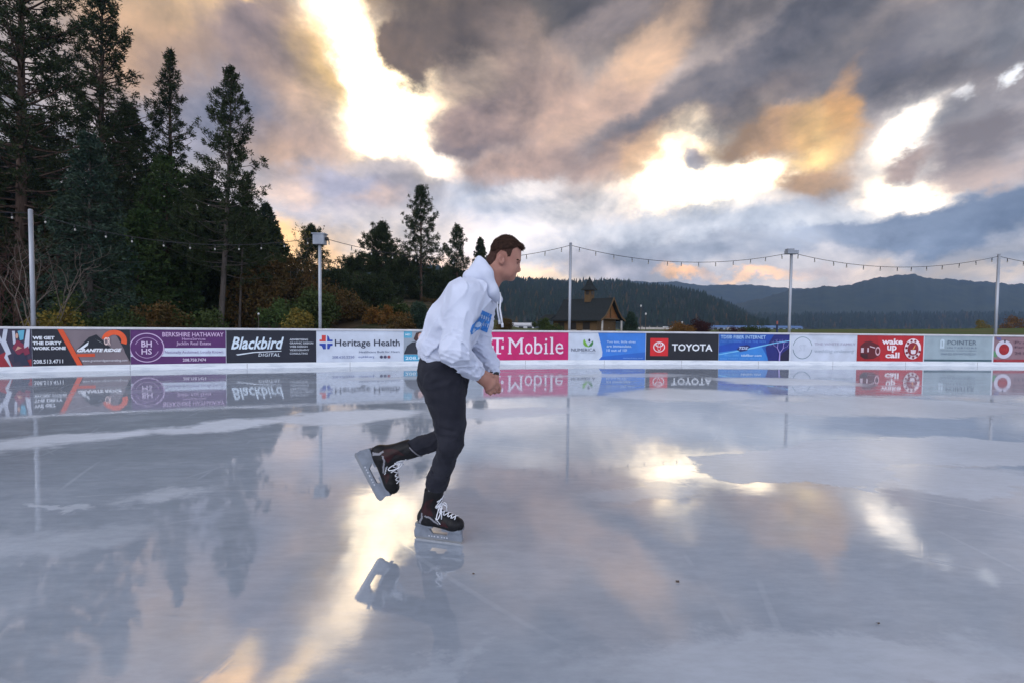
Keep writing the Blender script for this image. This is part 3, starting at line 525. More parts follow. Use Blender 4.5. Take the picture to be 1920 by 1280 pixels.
# ------------------------------------------------------------------ light posts and string lights
post_w = mat('galvanised_post', (.36, .38, .42), .42, .5, (.27, .29, .33), 6, 5, metal=.35, stretch=(1, 1, .2))
box_m = mat('fitting_grey', (.27, .29, .33), .5, .4, (.21, .23, .27), 5, 4)
dark_m = mat('black_rubber', (.02, .02, .024), .5, .3); glass_m = mat('bulb_glass', (.42, .42, .40), .12, .6, (.3, .29, .26), 20, 3)
tops = []
PX = [(-505, 300, 690), (57, 395, 697.5), (599, 441, 688), (1070, 457, 682.5), (1485, 471, 684), (1875, 478, 686), (2290, 488, 690)]
PL = ['tall white light post at the left edge in front of bare red brush', 'light post with a large square grey box on top, left of the skater', 'slim light post between the skater and the log chalet', 'light post with a small pale fitting on top, before the far blue hill', 'light post nearest the right edge of the picture']
for i, (px, ty, cy) in enumerate(PX):
    if i in (0, 6):
        s = s_at(57) - 6.6 if i == 0 else s_at(1875) + 7
        p = on_curve(s, -.16, 0); tops.append(Vector((p.x, p.y, 3.62))); continue
    s = s_at(px); p = on_curve(s, -.16, 0); tp = at_depth(px, ty, p.y); h = tp.z
    o = empty('light_post', p, PL[i - 1], 'post', 'light posts behind the boards')
    q = MB(); r = .041; q.tube([p + Vector((0, 0, .0)), p + Vector((0, 0, h))], r, 14); q.build('pole', post_w, o, True)
    q = MB(); q.tube([p + Vector((0, 0, .0)), p + Vector((0, 0, .02))], .12, 12); q.build('base_plate', post_w, o)
    q = MB(); q.tube([p + Vector((0, 0, h)), p + Vector((0, 0, h + .03))], [r * 1.15, r * .7], 12); q.build('cap', post_w, o)
    if i == 2:
        q = MB(); q.box(p + Vector((0, 0, h - .12)), (.29, .2, .26)); q.box(p + Vector((0, 0, h + .025)), (.34, .24, .03)); bx_ = q.build('light_housing', box_m, o)
        q = MB(); q.tube([p + Vector((.16, 0, h - .1)), p + Vector((.22, 0, h - .1))], .05, 10); q.build('knob', dark_m, bx_)
    if i == 4:
        q = MB(); q.box(p + Vector((0, 0, h - .04)), (.34, .2, .11)); q.box(p + Vector((-.06, 0, h + .04)), (.2, .16, .05)); bx_ = q.build('light_housing', box_m, o)
    tops.append(p + Vector((0, 0, h - .05)))
SL = ['string of round bulbs leaving the picture at the far left', 'long string of pale bulbs across the dark pines at left', 'string of bulbs running behind the skater\'s head', 'string of bulbs above the log chalet and forest hill', 'string of bulbs above the blue mountain', 'string of bulbs cut off at the right edge']
SAG = [.28, .42, .50, .40, .40, .4]
for i in range(6):
    a, b_ = tops[i], tops[i + 1]; ln = (b_ - a).length
    o = empty('string_light', a, SL[i], 'string light', 'string lights between the posts')
    f = lambda t_: a.lerp(b_, t_) + Vector((0, 0, -4 * SAG[i] * t_ * (1 - t_)))
    q = MB(); q.tube([f(k / 40) for k in range(41)], .0075, 6); q.build('cable', dark_m, o, True)
    nb = int(round(ln / .56))
    for k in range(nb):
        t_ = (k + .5) / nb + random.Random(i * 99 + k).uniform(-.008, .008); p = f(t_); sw = Vector((random.Random(k + i).uniform(-.01, .01), 0, 0))
        q = MB(); q.tube([p, p + Vector((0, 0, -.035)), p + sw + Vector((0, 0, -.085))], [.006, .011, .013], 8)
        sk = q.build('socket', dark_m, o, True)
        q = MB(); q.ball(p + sw + Vector((0, 0, -.11)), (.019, .019, .028), 10, 7); q.build('bulb', glass_m, sk, True)
# bits of leaf and grit on the ice
leaf_m = mat('wet_leaf', (.05, .035, .03), .5, .3, (.09, .06, .03), 60, 2)
for px, py, r, lb in [(1270, 1091, .006, 'dark curled leaf on the ice right of the skater'), (1646, 1168, .005, 'tiny dark speck on the ice near the lower right corner'), (888, 1076, .004, 'small dark scrap on the ice below the lifted skate')]:
    c = at_z(px, py, .003); rr = random.Random(px); q = MB(); k = 9
    vs = [c + Vector((math.cos(6.283 * j / k) * r * rr.uniform(.6, 1.3) * 1.6, math.sin(6.283 * j / k) * r * rr.uniform(.6, 1.2), rr.uniform(0, .008))) for j in range(k)]
    q.add(vs + [c + Vector((0, 0, .002))], [(j, (j + 1) % k, k) for j in range(k)])
    tag(q.build('fallen_leaf', leaf_m), lb, 'leaf')
# ------------------------------------------------------------------ the skater (implicit surfaces, one closed mesh each)
YS = 2.39; K = F / YS * .995                        # photo pixels per metre at the skater
def P(px, py, dy=0): return np.array(at_depth(px, py, YS + dy))
def sdf_mesh(name, fn, lo, hi, h, mats, parent, smooth_=True):
    lo = np.array(lo, float); hi = np.array(hi, float); n = np.ceil((hi - lo) / h).astype(int) + 1
    xs, ys, zs = [lo[k] + h * np.arange(n[k]) for k in range(3)]
    V = np.empty(n, np.float32); Yg, Zg = np.meshgrid(ys, zs, indexing='ij')
    st = max(1, int(400000 / (n[1] * n[2])))
    for i in range(0, n[0], st):
        xx = xs[i:i + st]; g = np.empty((len(xx), n[1], n[2], 3)); g[..., 0] = xx[:, None, None]; g[..., 1] = Yg; g[..., 2] = Zg
        V[i:i + st] = fn(g.reshape(-1, 3)).reshape(len(xx), n[1], n[2])
    S = V < 0; c = [S[a:n[0] - 1 + a, b:n[1] - 1 + b, d:n[2] - 1 + d] for a in (0, 1) for b in (0, 1) for d in (0, 1)]
    cnt = sum(x.astype(np.int8) for x in c); act = (cnt > 0) & (cnt < 8); ids = np.full(act.shape, -1, np.int64); ids[act] = np.arange(act.sum())
    I = np.argwhere(act); acc = np.zeros((len(I), 3)); num = np.zeros(len(I))
    for ax in range(3):
        o1, o2 = [k for k in range(3) if k != ax]
        for u in (0, 1):
            for w in (0, 1):
                A = I.copy(); A[:, o1] += u; A[:, o2] += w; Bq = A.copy(); Bq[:, ax] += 1
                va, vb = V[tuple(A.T)], V[tuple(Bq.T)]; m = (va < 0) != (vb < 0)
                t_ = va[m] / (va[m] - vb[m]); p = A[m].astype(float); p[:, ax] += t_; acc[m] += p; num[m] += 1
    verts = lo + h * acc / num[:, None]; faces = []
    for ax in range(3):
        o1, o2 = (ax + 1) % 3, (ax + 2) % 3; sl0 = [slice(None)] * 3; sl1 = [slice(None)] * 3; sl0[ax] = slice(0, n[ax] - 1); sl1[ax] = slice(1, n[ax])
        ch = np.argwhere(S[tuple(sl0)] != S[tuple(sl1)]); ch = ch[(ch[:, o1] > 0) & (ch[:, o2] > 0) & (ch[:, o1] < n[o1] - 1) & (ch[:, o2] < n[o2] - 1)]
        pos = S[tuple(ch.T)]; q = []
        for (a, b) in ((-1, -1), (0, -1), (0, 0), (-1, 0)):
            cc = ch.copy(); cc[:, o1] += a; cc[:, o2] += b; q.append(ids[tuple(cc.T)])
        q = np.stack(q, 1); q[~pos] = q[~pos][:, ::-1]; faces.append(q)
    faces = np.concatenate(faces); me = bpy.data.meshes.new(name); me.vertices.add(len(verts)); me.vertices.foreach_set('co', verts.astype(np.float32).ravel())
    me.loops.add(faces.size); me.loops.foreach_set('vertex_index', faces.astype(np.int32).ravel()); me.polygons.add(len(faces)); me.polygons.foreach_set('loop_start', np.arange(0, faces.size, 4, dtype=np.int32))
    me.update(); me.validate(); return new_obj(name, me, mats, parent, smooth_)
def cone(p, a, b, ra, rb, ys=1.0):
    """round cone; ys<1 makes it wider across the body (y)"""
    a = np.asarray(a, float); b = np.asarray(b, float); s = np.array([1, ys, 1]); q = (p - a) * s; d = (b - a) * s
    h = np.clip(q @ d / max(d @ d, 1e-9), 0, 1); return np.linalg.norm(q - h[:, None] * d, axis=1) - (ra + (rb - ra) * h)
def elli(p, c, r, ry=0.0):
    q = p - np.asarray(c, float)
    if ry: cs, sn = math.cos(ry), math.sin(ry); q = np.stack([q[:, 0] * cs - q[:, 2] * sn, q[:, 1], q[:, 0] * sn + q[:, 2] * cs], 1)
    r = np.asarray(r, float); k0 = np.linalg.norm(q / r, axis=1); k1 = np.linalg.norm(q / (r * r), axis=1); return k0 * (k0 - 1) / np.maximum(k1, 1e-9)
def U(a, b, k=.02):
    h = np.clip(.5 + .5 * (b - a) / k, 0, 1); return b + (a - b) * h - k * h * (1 - h)
def SUB(a, b, k=.01):
    h = np.clip(.5 - .5 * (a + b) / k, 0, 1); return a + (-b - a) * h + k * h * (1 - h)
def INT(a, b, k=.01): return -U(-a, -b, k)
def UN(L_, k):
    r = L_[0]
    for x in L_[1:]: r = U(r, x, k)
    return r
_rs = np.random.RandomState(5)
def fbm(p, scale, amp, oct=3, stretch=(1, 1, 1)):
    q = p * np.array(stretch) * scale; out = 0; a = 1.0
    for o in range(oct):
        for _ in range(3):
            d = FD[(o * 3 + _) % len(FD)]; out = out + a * np.sin(q @ d[:3] * 2.0 + d[3] + 1.3 * np.sin(q @ d[[1, 2, 0]] * 1.3 + d[3] * 2)) / 3
        q = q * 1.9; a *= .55
    return out * amp
def crease(p, scale, amp, along, k=2.2, ph=0.0):
    """cloth folds: narrow ridges running roughly along one direction"""
    a = np.asarray(along, float); a /= np.linalg.norm(a); q = p - np.outer(p @ a, a) * .72; q = q * scale + ph
    n = 0
    for o in range(4):
        d = FD[(o * 2 + 1) % 12]; n = n + np.sin(q @ d[:3] * (2.0 + 1.1 * o) + d[3] + 1.6 * np.sin(q @ d[[2, 0, 1]] * 1.7 + d[3] * 3)) / (1 + .5 * o)
    n = n / 2.1; return -amp * np.clip(1 - np.abs(n) * k, 0, 1) ** 1.5
FD = _rs.normal(size=(12, 4)); FD[:, :3] /= np.linalg.norm(FD[:, :3], axis=1)[:, None]; FD[:, 3] *= 6
def poly2d(p, pts):
    """signed distance in the x-z plane to an outline given as photo points at the skater's distance"""
    q = p[:, [0, 2]]; W_ = np.array([[P(*a)[0], P(*a)[2]] for a in pts]); d = np.full(len(q), 1e9); ins = np.zeros(len(q), bool)
    for i in range(len(W_)):
        a, b = W_[i - 1], W_[i]; e = b - a; w = q - a; h = np.clip(w @ e / (e @ e), 0, 1); d = np.minimum(d, np.linalg.norm(w - h[:, None] * e, axis=1))
        c = ((a[1] <= q[:, 1]) & (b[1] > q[:, 1])) | ((b[1] <= q[:, 1]) & (a[1] > q[:, 1])); xx = a[0] + (q[:, 1] - a[1]) / (b[1] - a[1] + 1e-12) * (b[0] - a[0]); ins ^= c & (q[:, 0] < xx)
    return np.where(ins, -d, d)

skin_m = mat('skin', (.40, .205, .155), .55, .3, (.33, .155, .12), 14, 4, bump=.05, bscale=300)
skin_m.node_tree.nodes['Principled BSDF'].inputs['Subsurface Weight'].default_value = .12
skin_m.node_tree.nodes['Principled BSDF'].inputs['Subsurface Radius'].default_value = (.012, .005, .003)
hair_m = mat('dark_brown_hair', (.024, .012, .009), .65, .12, (.045, .023, .016), 90, 3, bump=.5, bscale=260, stretch=(.5, 1, 1))
fade_m = mat('clipped_hair', (.075, .040, .032), .8, .1, (.04, .021, .017), 200, 3)
hood_m = mat('white_fleece', (.60, .64, .77), .92, .12, (.54, .58, .71), 9, 5, bump=.22, bscale=420, sheen=.1)
trou_m = mat('charcoal_cloth', (.017, .018, .026), .9, .1, (.027, .028, .038), 14, 5, bump=.3, bscale=500, sheen=.04)
eye_m = mat('eye', (.03, .02, .018), .2, .5); nail_m = mat('nail', (.62, .42, .36), .3, .5)

pl = at_z(822, 1013.5)
man = empty('person', (pl.x, pl.y, 0), 'man in white hooded sweatshirt and dark trousers skating forward on one leg', 'person')

# joints
NSH, FSH = P(872, 556, -.17), P(902, 560, .17)
NEL, NWR = P(853, 657, -.25), P(897, 699, -.10)
FEL, FWR = P(897, 648, .20), P(924, 694, .055)
HIPN, HIPF = P(828, 694, -.09), P(836, 694, .09)
NKN, NAN = P(845, 822, -.10), P(818, 925, -.02)
FKN, FAN = P(838, 812, .10), P(738, 850, .12)
def torso(p, d):
    t_ = [cone(p, P(828, 676), P(848, 612), .116 + d, .125 + d, .66), cone(p, P(848, 612), P(880, 562), .125 + d, .118 + d, .64), cone(p, P(880, 562), P(899, 540), .114 + d, .072 + d, .62)]
    return UN(t_, .05)
def hand(p, wr, mc, side):
    """a closed hand: wr wrist, mc middle of the knuckle row; side -1 = near hand (its back to the viewer), +1 = far hand"""
    o = np.array([0, side, 0.0]); ax = mc - wr; ax = ax / np.linalg.norm(ax); dn = np.array([ax[2], 0, -ax[0]]); dn /= np.linalg.norm(dn)
    if dn[2] > 0: dn = -dn
    L_ = [cone(p, wr, wr + ax * .03, .027, .028), cone(p, wr + ax * .025, mc - ax * .012 - dn * .012, .026, .023), cone(p, wr + ax * .025, mc - ax * .012 + dn * .016, .026, .022)]
    r = UN(L_, .022); tips = []
    for k in range(4):
        m = mc + dn * (-.030 + .0205 * k) + o * .006; l = (.92, 1.0, .95, .78)[k]
        pip = m + ax * .030 * l - o * .016 + dn * .008; dip = pip - ax * .006 - o * .026 * l + dn * .004; tip = dip - ax * .028 * l - o * .004
        f = UN([cone(p, m - ax * .012, pip, .0108, .0100), cone(p, pip, dip, .0100, .0092), cone(p, dip, tip, .0092, .0078)], .004)
        r = U(r, f, .006); tips.append(tip)
    tb = wr + ax * .020 - dn * .020 - o * .010; tm = tb + ax * .040 - dn * .014 - o * .020; tt = tm + ax * .026 + dn * .014 - o * .010; te = tt + dn * .020
    r = U(r, UN([cone(p, tb, tm, .0150, .0120), cone(p, tm, tt, .0120, .0105), cone(p, tt, te, .0105, .0085)], .006), .010)
    return r
NMC, FMC = P(923, 722, -.055), P(922, 724, .030)
NW2, FW2 = P(896, 700, -.085), P(924, 697, .05)
HC = P(942, 505); HS_ = .925
def shrink(fn):
    return lambda p: fn(HC + (p - HC) / HS_) * HS_
def hp(*a): return HC + (P(*a) - HC) * HS_
@shrink
def head(p):
    cran = elli(p, P(949.5, 468.5), (.083, .074, .082), R(12)); face = elli(p, P(955, 490), (.062, .060, .090), R(8))
    d = U(cran, face, .03)
    d = U(d, cone(p, P(940, 507), P(957, 520), .034, .023, .55), .028)      # jaw
    d = U(d, elli(p, P(961.0, 522.5), (.016, .022, .016)), .016)              # chin
    d = U(d, cone(p, P(974.5, 486.5, -.03), P(974.5, 486.5, .03), .009, .009), .014)   # brow
    d = U(d, cone(p, P(973.6, 492), P(977.2, 507), .0055, .0078, 1), .009); d = U(d, elli(p, P(973.5, 509.3), (.010, .0165, .006)), .006)
    d = U(d, elli(p, P(968.4, 514.4), (.0076, .018, .0050)), .006); d = U(d, elli(p, P(967.0, 519.0), (.0072, .0155, .0052)), .006)
    for s in (-1, 1): d = U(d, elli(p, P(958, 503, s * .040), (.030, .014, .030)), .04)
    for s in (-1, 1):
        d = SUB(d, elli(p, P(974.0, 493, s * .031), (.012, .019, .008)), .012); d = U(d, elli(p, P(968.8, 490.6, s * .033), (.010, .017, .0045), R(20)), .004); d = U(d, elli(p, P(968.6, 496.2, s * .033), (.009, .016, .004), R(-15)), .005)
        e = elli(p, P(939.5, 485.5, s * .083), (.0195, .013, .031), R(-14)); e = SUB(e, elli(p, P(941, 484, s * .098), (.0115, .014, .020), R(-14)), .004); d = U(d, e, .005)
    d = SUB(d, cone(p, P(969.8, 516.9, -.012), P(969.8, 516.9, .012), .0008, .0008), .003)
    return d
def body(p):
    d = head(p)
    d = U(d, cone(p, P(905, 545), P(934, 502), .064, .056), .03); d = U(d, torso(p, -.035), .03)
    d = U(d, UN([cone(p, NSH, NEL, .045, .038), cone(p, NEL, NW2, .038, .024)], .02), .04); d = U(d, UN([cone(p, FSH, FEL, .045, .038), cone(p, FEL, FW2, .038, .024)], .02), .04)
    d = U(d, hand(p, NW2, NMC, -1), .012); d = np.minimum(d, U(d, hand(p, FW2, FMC, 1), .003))
    d = U(d, UN([cone(p, HIPN, NKN, .07, .036), cone(p, NKN, NAN, .036, .022)], .02), .03); d = U(d, UN([cone(p, HIPF, FKN, .07, .036), cone(p, FKN, FAN, .034, .022)], .02), .03)
    return d
bmin = np.array([P(715, 0, 0)[0], YS - .34, .16]); bmax = np.array([P(1000, 0, 0)[0], YS + .34, 1.65])
# fine grid for head and hands, joined below the neck by the same surface
sdf_mesh('body', body, bmin, bmax, .0056, skin_m, man)
hb = UN
# hair: clipped sides and a longer top
TOP = [(916, 452), (922, 432), (955, 425), (985, 442), (996, 462), (990, 473), (983, 470), (974, 462), (966, 466), (958, 470), (940, 470), (924, 472), (914, 476)]
SIDE = [(910, 455), (940, 450), (968, 455), (972, 463), (964, 468), (961, 475), (958.5, 483), (952.5, 483.5), (950, 474), (939, 470.5), (931, 478), (929, 494), (917, 500), (908, 486)]
@shrink
def hair_top(p):
    d = elli(p, P(949, 468), (.0885, .0795, .0895), R(12)); d = U(d, elli(p, P(973, 462), (.038, .048, .022), R(-12)), .02)
    return INT(d, poly2d(p, TOP), .012) + fbm(p, 95, .0030, 2, (.45, 1, 1))
@shrink
def hair_side(p):
    d = elli(p, P(949.3, 468.4), (.0862, .0765, .085), R(12)); d = U(d, cone(p, P(929, 486), P(925, 496), .052, .052), .02); d = U(d, head(HC + (p - HC) * HS_) / HS_ - .0022, .004)
    return INT(d, poly2d(p, SIDE), .006) + fbm(p, 130, .0010, 2)
hmin, hmax = P(905, 505, 0), P(1005, 428, 0); hmin[1], hmax[1] = YS - .12, YS + .12
hr = sdf_mesh('hair', hair_top, hmin, hmax, .0042, hair_m, man)
sdf_mesh('clipped_sides', hair_side, hmin, hmax, .0042, fade_m, hr)
def strands(o, n, ln, wd, m, flow, seed, keep=None):
    rs = np.random.RandomState(seed); me = o.data; c = np.empty(len(me.vertices) * 3, np.float32); me.vertices.foreach_get('co', c); c = c.reshape(-1, 3); nn = np.array([tuple(v.normal) for v in me.vertices])
    i = rs.randint(0, len(c), n); c, nn = c[i], nn[i]
    f = np.array([flow(x) for x in c]); d = f - nn * np.sum(f * nn, 1, keepdims=True); d /= np.linalg.norm(d, axis=1)[:, None] + 1e-6; d = d + nn * rs.uniform(.15, .5, (n, 1)) + rs.normal(size=(n, 3)) * .22; d /= np.linalg.norm(d, axis=1)[:, None]
    sd = np.cross(d, nn); sd /= np.linalg.norm(sd, axis=1)[:, None] + 1e-6; l = ln * rs.uniform(.5, 1.2, (n, 1)); b0 = c - nn * .001
    tri_mesh('strands', np.stack([b0 - sd * wd, b0 + sd * wd, b0 + d * l], 1).reshape(-1, 3), m, o)
hair_c = P(940, 440)
strands(hr, 5200, .014, .0011, hair_m, lambda x: np.array([1.0, 0, .25 if x[0] < P(955, 0)[0] else -.15]), 1)
hs_ = [o for o in bpy.data.objects if o.name == 'clipped_sides'][0]
strands(hs_, 4200, .007, .0009, hair_m, lambda x: np.array([.3, 0, -1.0]), 2)
for s in (-1, 1):
    q = MB(); q.ball(hp(969.2, 493.3, s * .032), .0088, 10, 8); q.build('eye', eye_m, man, True)
    q = MB(); q.tube([hp(966.5, 487.6, s * .0525), hp(971.8, 485.6, s * .044), hp(976.2, 486.4, s * .031), hp(978.0, 488.0, s * .018)], [.002, .005, .0055, .003], 6); q.build('eyebrow', hair_m, man, True)

# sweatshirt
def hood(p):
    L_ = []
    for s in (-1, 1):
        L_.append(UN([cone(p, P(904, 490, s * .035), P(911, 512, s * .085), .024, .034), cone(p, P(911, 512, s * .085), P(922, 545, s * .072), .034, .034), cone(p, P(922, 545, s * .072), P(934, 562, s * .020), .032, .024)], .02))
    bk = UN([cone(p, P(896, 502, -.06), P(896, 502, .06), .036, .036), cone(p, P(903, 489, -.035), P(903, 489, .035), .026, .026), cone(p, P(886, 522, -.07), P(886, 522, .07), .05, .05)], .03)
    d = UN([L_[0], L_[1], bk], .03)
    return SUB(d, UN([cone(p, P(918, 536), P(936, 496), .062, .078), cone(p, P(915, 500), P(922, 470), .060, .074)], .02), .012)
def hoodie(p):
    d = torso(p, 0)
    d = U(d, elli(p, P(811, 650), (.066, .165, .046), R(30)), .05)
    na = UN([cone(p, NSH, NEL, .080, .060), cone(p, NEL, P(884, 689, -.14), .060, .047), cone(p, P(884, 689, -.14), NW2 + (NMC - NW2) * .02, .047, .034)], .03)
    fa = UN([cone(p, FSH, FEL, .084, .064), cone(p, FEL, P(917, 682, .09), .064, .046), cone(p, P(917, 682, .09), FW2, .044, .034)], .03)
    def near_(a, r_): return np.clip(1.3 - np.linalg.norm(p - a, axis=1) / r_, 0, 1)
    na = na + crease(p, 30, .0085, NWR - NEL + np.array([0, 0, -.05]), 2.0) * np.clip(near_(NEL, .16) + near_(P(884, 690, -.14), .10), 0, 1) + crease(p, 18, .0085, NEL - NSH, 2.2, 3.0) * .9
    fa = fa + crease(p, 30, .007, np.array([.2, 1, -.3]), 2.0)
    d = d + crease(p, 16, .010, np.array([.55, .1, 1.0]), 2.4, 5.0)
    d = U(d, fa, .03); d = U(d, na, .035)
    d = d + fbm(p, 9, .0045, 3, (1, 1, .6)) + crease(p, 24, .006, np.array([1, .4, -.5]), 2.4, 9.0) * np.clip((P(0, 610)[2] - p[:, 2]) / .1, 0, 1)
    hd_ = hood(p); d = SUB(d, hd_ - .009, .010); d = U(d, hd_ + fbm(p, 13, .004, 3), .004)
    A_, B_ = P(782, 664), P(868, 699); n_ = np.array([-(B_ - A_)[2], 0, (B_ - A_)[0]]); n_ /= np.linalg.norm(n_)
    ab = (p - A_) @ n_; d = d + .0035 * np.clip(1 - np.abs(ab - .030) / .008, 0, 1) * (np.linalg.norm((p - P(897, 699))[:, [0, 2]], axis=1) > .09); d = INT(d, -ab, .012)
    d = SUB(d, UN([cone(p, NW2 + (NMC - NW2) * .03, NMC, .031, .04), cone(p, FW2, FMC, .029, .04)], .01), .006)
    d = SUB(d, cone(p, P(914, 534), P(940, 492), .064, .080), .010)
    return d
smin, smax = P(770, 715, 0), P(950, 472, 0); smin[1], smax[1] = YS - .36, YS + .33
hd = sdf_mesh('hooded_sweatshirt', hoodie, smin, smax, .0050, hood_m, man)
dgm = [Vector(v.co) for v in hd.data.vertices]; bvh = BVHTree.FromPolygons(dgm, [tuple(p_.vertices) for p_ in hd.data.polygons])
def on_cloth(px, py, off):
    d = ray(px, py).normalized(); h = bvh.ray_cast(CAMP, d)
    return (h[0] + h[1] * off) if h[0] is not None else None
blue_m = mat('blue_print', (.045, .19, .55), .8, .2, (.06, .24, .62), 60, 3); pale_m = mat('pale_print', (.45, .58, .80), .85, .2)
def print_on(polys, m, off, name, step=1.0):
    q = MB()
    for PL_ in polys:
        a = np.array(PL_, float); x0, y0 = a.min(0) - .5; x1, y1 = a.max(0) + .5; nx, ny = max(2, int((x1 - x0) / step) + 1), max(2, int((y1 - y0) / step) + 1)
        def ins(x, y):
            c = False
            for i in range(len(a)):
                (ax, ay), (bx, by) = a[i - 1], a[i]
                if (ay > y) != (by > y) and x < (bx - ax) * (y - ay) / (by - ay) + ax: c = not c
            return c
        for i in range(nx):
            for j in range(ny):
                X, Y_ = x0 + i * step, y0 + j * step
                if ins(X + step / 2, Y_ + step / 2):
                    v = [on_cloth(X + u, Y_ + w, off) for u, w in ((0, 0), (step, 0), (step, step), (0, step))]
                    if None not in v and max((v[0] - v[2]).length, (v[1] - v[3]).length) < .03: q.add(v, [(0, 3, 2, 1)])
    return q.build(name, m, hd)
print_on([[(904, 582), (922, 590), (920, 599), (913, 624), (899, 618), (893, 620), (883, 628), (881, 621), (885, 610), (894, 600), (900, 592)]], blue_m, .0022, 'chest_print', .5)
pr = [[(888, 612), (892, 605), (898, 602), (902, 606), (901, 612), (895, 614)], [(884, 624), (887, 616), (891, 617), (888, 623)]]
for k in range(4):
    x, y = 902 + 4.2 * k, 589 + 1.9 * k; pr.append([(x, y), (x + 2.2, y + 1), (x + 1.0, y + 8), (x - 1.0, y + 7)])
for k in range(3): x, y = 906 + 4 * k, 610 + 1.5 * k; pr.append([(x, y - 6), (x + 1.6, y - 5.4), (x + .4, y + 1.5), (x - 1, y + 1)])
print_on(pr, pale_m, .004, 'chest_print', .5)
lace_m = mat('white_cord', (.68, .70, .76), .8, .2)
for (pp) in ([(937, 549, -.045), (939, 560, -.06), (937, 578, -.075), (940, 596, -.085), (941.5, 606, -.085)], [(934, 556, -.03), (932, 570, -.045), (933.5, 588, -.05), (936, 600, -.05)]):
    q = MB(); pts_ = [P(*x) for x in pp]; q.tube(pts_, .0046, 8); e = Vector(pts_[-1]); q.tube([e, e + Vector((.002, 0, -.022))], .0062, 8); q.build('drawstring', lace_m, hd, True)
# dark band on the far wrist
q = MB(); ax = Vector(FMC - FW2).normalized(); c0 = Vector(FW2) + ax * .006
for k in (0,):
    q.tube([c0 - ax * .004, c0 + ax * .012], .0345, 18)
q.build('wrist_band', dark_m, man, True)

# trousers
def trousers(p):
    d = UN([cone(p, P(828, 674), P(830, 705), .098, .118, .68), cone(p, P(816, 690, -.05), P(820, 708, -.05), .085, .09)], .04)
    nl = UN([cone(p, P(829, 700, -.085), P(843, 796, -.095), .116, .078), cone(p, P(843, 796, -.095), P(846, 826, -.10), .076, .062), cone(p, P(846, 826, -.10), P(832, 868, -.07), .060, .050), cone(p, P(832, 868, -.07), P(816.5, 911, -.03), .050, .053)], .02)
    fl = UN([cone(p, P(843, 700, .085), P(840, 798, .10), .106, .062), cone(p, P(840, 798, .10), P(840, 816, .10), .060, .056), cone(p, P(840, 818, .10), P(790, 834, .115), .053, .047), cone(p, P(790, 834, .115), P(757, 844, .12), .047, .047)], .02)
    def near_(a, r_): return np.clip(1.3 - np.linalg.norm(p - a, axis=1) / r_, 0, 1)
    nl = nl + crease(p, 26, .0075, np.array([1, .5, .35]), 2.0) * np.clip(near_(P(840, 822, -.1), .13) + near_(P(820, 895, -.04), .10), 0, 1) + crease(p, 14, .0055, np.array([.15, .1, 1]), 2.0, 2.0)
    fl = fl + crease(p, 26, .0065, np.array([.3, .6, 1]), 2.0, 4.0)
    d = U(d, fl, .02); d = U(d, nl, .02)
    d = d + fbm(p, 9, .004, 3) + crease(p, 20, .005, np.array([1, .3, .6]), 2.2, 7.0) * np.clip((p[:, 2] - P(0, 740)[2]) / .1, 0, 1)
    for a, b in [((818, 800, -.17), (866, 812, -.17)), ((820, 822, -.18), (860, 832, -.18)), ((804, 720, -.2), (850, 708, -.21)), ((868, 700, -.15), (874, 744, -.15)), ((812, 885, -.09), (838, 893, -.09))]: d = SUB(d, cone(p, P(*a), P(*b), .004, .003), .014)
    for w, m, r_ in ((P(816.5, 911, -.03), P(832, 868, -.07), .053), (P(757, 844, .12), P(790, 834, .115), .048)):     # hems
        n_ = (w - m) / np.linalg.norm(w - m); pl_ = (p - w) @ n_; near = np.linalg.norm(p - w, axis=1) - .16
        d = np.where(near < 0, INT(d, pl_, .008), d); d = np.where(near < 0, SUB(d, cone(p, w - n_ * .015, w + n_ * .1, r_ - .009, r_ - .009), .004), d)
    return d
tmin, tmax = P(735, 925, 0), P(895, 650, 0); tmin[1], tmax[1] = YS - .26, YS + .27
sdf_mesh('trousers', trousers, tmin, tmax, .0062, trou_m, man)

